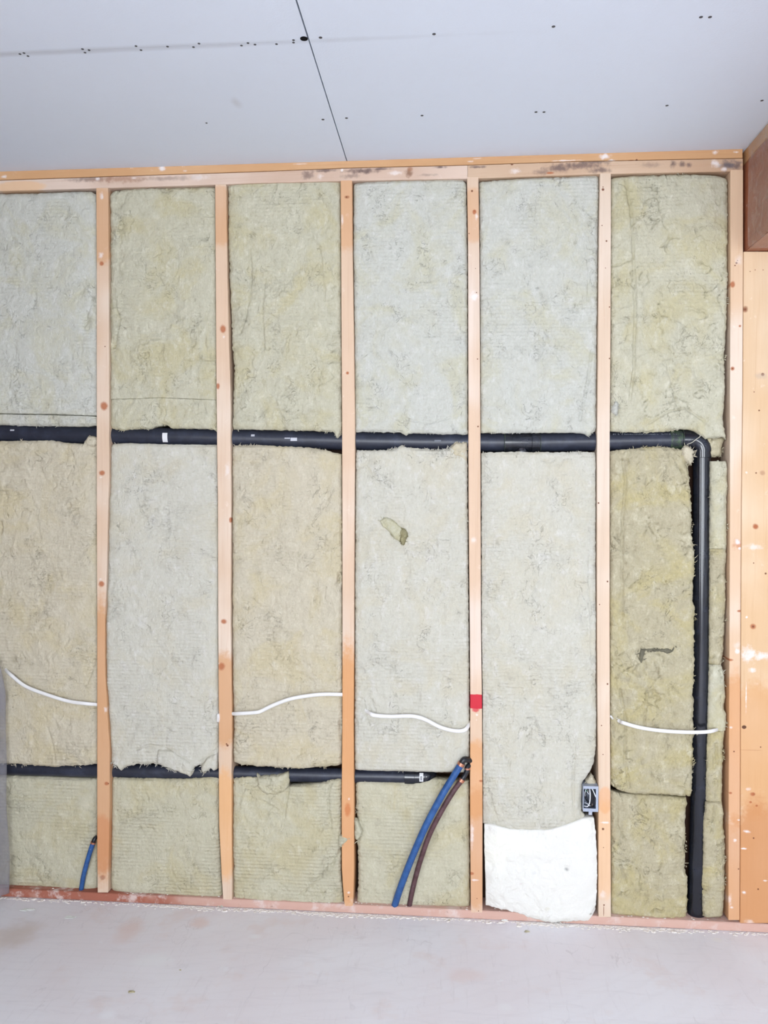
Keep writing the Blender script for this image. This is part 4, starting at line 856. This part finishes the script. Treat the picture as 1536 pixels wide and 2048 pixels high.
em_, P = wpipe([(922,1562,-.006),(906,1584,-.008),(882,1624,-.012),(858,1672,-.012),(838,1730,-.006),(825,1780,.004),(818,1815,.014)], .0082, brown_m, 'long maroon water pipe beside and right of the long blue one')
d = (P[0]-P[1]).normalized()
MB().tube([P[0]-d*.002, P[0]+d*.008], .0098, 20).build('crimp_ring', copper_m, em_, smooth=True)
MB().tube(smooth_path([P[0]+d*.006, P3(930,1550,-.004), P3(934,1541,-.004), P3(935,1534,.000), P3(942,1528,.012)], 5), .0080, 16).build('elbow_fitting', blk_m, em_, smooth=True)
a = P3(934.5,1537,-.003); MB().tube([a-Vector((0,0,.0025)), a+Vector((0,0,.0025))], .0094, 18).build('crimp_ring', copper_m, em_, smooth=True)
ml, P = wpipe([(186,1686,.004),(180,1704,.002),(173,1728,.002),(167,1752,.008),(162.5,1779,.018)], .0078, blue_m, 'short blue water pipe at the foot of the leftmost stud')
d = (P[0]-P[1]).normalized()
MB().tube([P[0]-d*.002, P[0]+d*.004], .0086, 18).build('crimp_ring', copper_m, ml, smooth=True)
MB().tube(smooth_path([P[0]+d*.003, P3(189,1678,.006), P3(193,1674,.014)], 4), .0066, 14).build('elbow_fitting', blk_m, ml, smooth=True)

# ------------------------------------------------------------------ electrical box
gal_m = plain('galvanised_steel', srgb(176,184,200), .45, .5, .25, bump=.0003)
x0, z1 = w1(1166.5,1572,-.010); x1, z0 = w1(1196.3,1624,-.010)
bx = empty('electrical_box', ((x0+x1)/2, 0, z0), 'open metal electrical box full of wires on the side of the fifth stud', 'electrical box')
t = .0016; yb = .050; yf = -.010
m = MB(); m.box((x0, yf, z0), (x0+t, yb, z1)); m.box((x1-t, yf, z0), (x1, yb, z1)); m.box((x0+t, yf, z0), (x1-t, yb, z0+t)); m.box((x0+t, yf, z1-t), (x1-t, yb, z1)); m.box((x0, yb, z0), (x1, yb+t, z1))
m.build('box_shell', gal_m, bx)
m = MB(); m.box((x0+t, yf, z1-.0085), (x1-t, yf+t, z1-t)); m.box((x0+t, yf, z0+t), (x1-t, yf+t, z0+.010)); m.box((x1-.0075, yf+.0004, z0+.010), (x1-t, yf+t, z1-.0085))
m.build('front_lip', gal_m, bx)
xm = (x0+x1)/2
for zz, nm in ((z0-.006, 'mounting_ear'),):
    e = MB().box((xm-.006, yf-.001, z0-.010), (xm+.005, yf+.001, z0+.002)).build(nm, gal_m, bx, bevel=.0004)
    MB().tube([(xm-.0005, yf-.0008, z0-.005), (xm-.0005, yf-.0028, z0-.005)], .0034, 12).build('ear_screw', plain('bright_screw', srgb(214,214,218), .3, .5, .7), e)
wblk = plain('black_wire', srgb(26,27,34), .4); wwht = plain('white_wire', srgb(236,238,242), .4); wgrn = plain('green_wire', srgb(30,92,74), .4); wbare = plain('bare_copper_wire', srgb(170,150,140), .35, .5, .7)
def bw(pts, r, mat, name):
    # box coordinates: u right 0..1, w up 0..1, depth metres from front
    P = smooth_path([(x0+(x1-x0)*u, yf+dp, z0+(z1-z0)*w) for u, w, dp in pts], 7)
    MB().tube(P, r, 8).build(name, mat, bx, smooth=True)
bw([(.45,.93,.012),(.47,.72,.004),(.46,.5,.001),(.42,.32,.001),(.30,.19,.003),(.12,.17,.010)], .0018, wwht, 'white_wire')
bw([(.40,.90,.014),(.22,.84,.008),(.14,.72,.006),(.16,.55,.012)], .0010, wwht, 'white_wire')
bw([(.55,.92,.010),(.68,.80,.004),(.78,.66,.002),(.86,.56,.003)], .0017, wwht, 'white_wire')
bw([(.20,.80,.010),(.34,.70,.006),(.44,.64,.008)], .0009, wwht, 'white_wire')
bw([(.15,.30,.010),(.30,.28,.006),(.42,.22,.004),(.5,.2,.006)], .0010, wwht, 'white_wire')
for k in range(5):
    u = .52+.075*k
    bw([(u,.86-.03*k,.014),(u+.05,.66,.006+.001*k),(u+.03,.42,.005),(u-.04,.24,.006),(u-.14,.15,.012)], .0019, wblk, 'black_wire')
bw([(.12,.78,.014),(.2,.6,.010),(.3,.48,.012),(.34,.30,.012)], .0016, wblk, 'black_wire')
bw([(.3,.8,.018),(.2,.45,.016),(.5,.3,.016),(.7,.5,.018),(.6,.8,.018)], .0018, wblk, 'black_wire')
bw([(.16,.82,.010),(.20,.76,.007),(.27,.80,.010)], .0018, wgrn, 'green_wire')
bw([(.66,.34,.006),(.62,.26,.004),(.60,.18,.006)], .0009, wbare, 'bare_wire')

# ------------------------------------------------------------------ mess on the floor
crumb_m = plain('pale_debris', srgb(240,232,224), .9, .1); tuftm = WM['strong']
m = MB(); rg = random.Random(12)
def chip(m, x, y, z, s, rg, flat=.5, asp=1.6):
    a = rg.uniform(0, 6.28); n = len(m.v); k = rg.randint(5, 7)
    top = []; bot = []
    for i in range(k):
        w = a+6.283*i/k; r = s*rg.uniform(.6, 1.2)
        dx = math.cos(w)*r*asp; dy = math.sin(w)*r
        bot.append((x+dx, y+dy, z)); top.append((x+dx*.7+rg.uniform(-.1,.1)*s, y+dy*.7, z+s*flat*rg.uniform(.5, 1.3)))
    m.v += bot+top
    m.f.append([n+k+i for i in range(k)]); m.f.append([n+i for i in range(k)][::-1])
    for i in range(k): m.f.append([n+i, n+(i+1) % k, n+k+(i+1) % k, n+k+i])
def dens(x):
    return 0.35+1.6*math.exp(-((x-0.88)/.16)**2)+1.5*math.exp(-((x-1.75)/.13)**2)+1.0*math.exp(-((x-.3)/.1)**2)+.9*math.exp(-((x-.55)/.1)**2)+.9*math.exp(-((x-1.45)/.13)**2)
cnt = 0
while cnt < 1500:
    x = rg.uniform(XL+.05, 2.2)
    if rg.random()*2.2 > dens(x): continue
    y = -abs(rg.gauss(.002, .009))-.0015; s_ = rg.uniform(.0018, .0044)*(1.6 if rg.random() < .08 else 1)
    chip(m, x, y-s_, .0003, s_, rg); cnt += 1
for _ in range(220):
    x = rg.uniform(XL+.05, 2.0); chip(m, x, rg.uniform(.002, .02) if True else 0, SP, rg.uniform(.0012, .003), rg) if rg.random()*2 < dens(x) else None
o = m.build('sawdust', crumb_m); tag(o, 'pale crumbs and sawdust scattered along the foot of the sole plate', 'debris', None, 'stuff')
def scrap(px, py, s_, mat, name, label, cat='debris', asp=1.6, flat=.4, seed=1):
    x, y = onz(px, py, 0.0); rg = random.Random(seed); mm = MB()
    for k in range(5):
        chip(mm, x+rg.uniform(-.5,.5)*s_*asp, y+rg.uniform(-.4,.4)*s_, .0004+k*.0003, s_*rg.uniform(.45,.8), rg, flat, asp)
    o = mm.build(name, mat, None, Vector((x, y, 0))); tag(o, label, cat, 'scraps lying on the floor'); return o
wsc = plain('white_scrap', srgb(238,240,236), .9, .1)
scrap(56,1820,.011,wsc,'drywall_scrap','white drywall scrap on the floor, nearest the left corner',asp=2,flat=.2,seed=1)
scrap(141,1835,.011,wsc,'drywall_scrap','white flat scrap on the floor in front of the short blue pipe',asp=2,flat=.2,seed=2)
scrap(120,1796,.006,wsc,'drywall_scrap','white crumb against the sole plate left of the short blue pipe',asp=2,seed=3)
scrap(145,1797,.006,wsc,'drywall_scrap','white crumb against the sole plate right below the short blue pipe',asp=2,seed=4)
scrap(262,1985,.008,tuftm,'wool_scrap','olive wool tuft lying alone in the lower left of the floor',asp=1.6,seed=5)
scrap(360,1941,.0035,tuftm,'wool_scrap','tiny olive wool tuft on the open floor, below the second stud',asp=1.2,seed=6)
scrap(1055,1864,.0065,tuftm,'wool_scrap','grey-olive wool tuft on the floor in front of the white glass wool',asp=1.6,seed=7)
scrap(1009,1841,.008,wsc,'drywall_scrap','largest white crumb against the sole plate, at the left foot of the white glass wool',asp=1.6,flat=.6,seed=8)
scrap(441,1812,.009,WM['grey'],'wool_scrap','grey wool tuft on the floor at the foot of the second stud',asp=1.1,flat=.9,seed=9)
scrap(898,1841,.004,tuftm,'wool_scrap','small dark tuft on the floor left of the red-marked stud foot',asp=.8,seed=10)
scrap(1494,1857,.008,WM['strong'],'wool_scrap','olive wool tuft at the foot of the wide post',asp=1.4,flat=.9,seed=11)
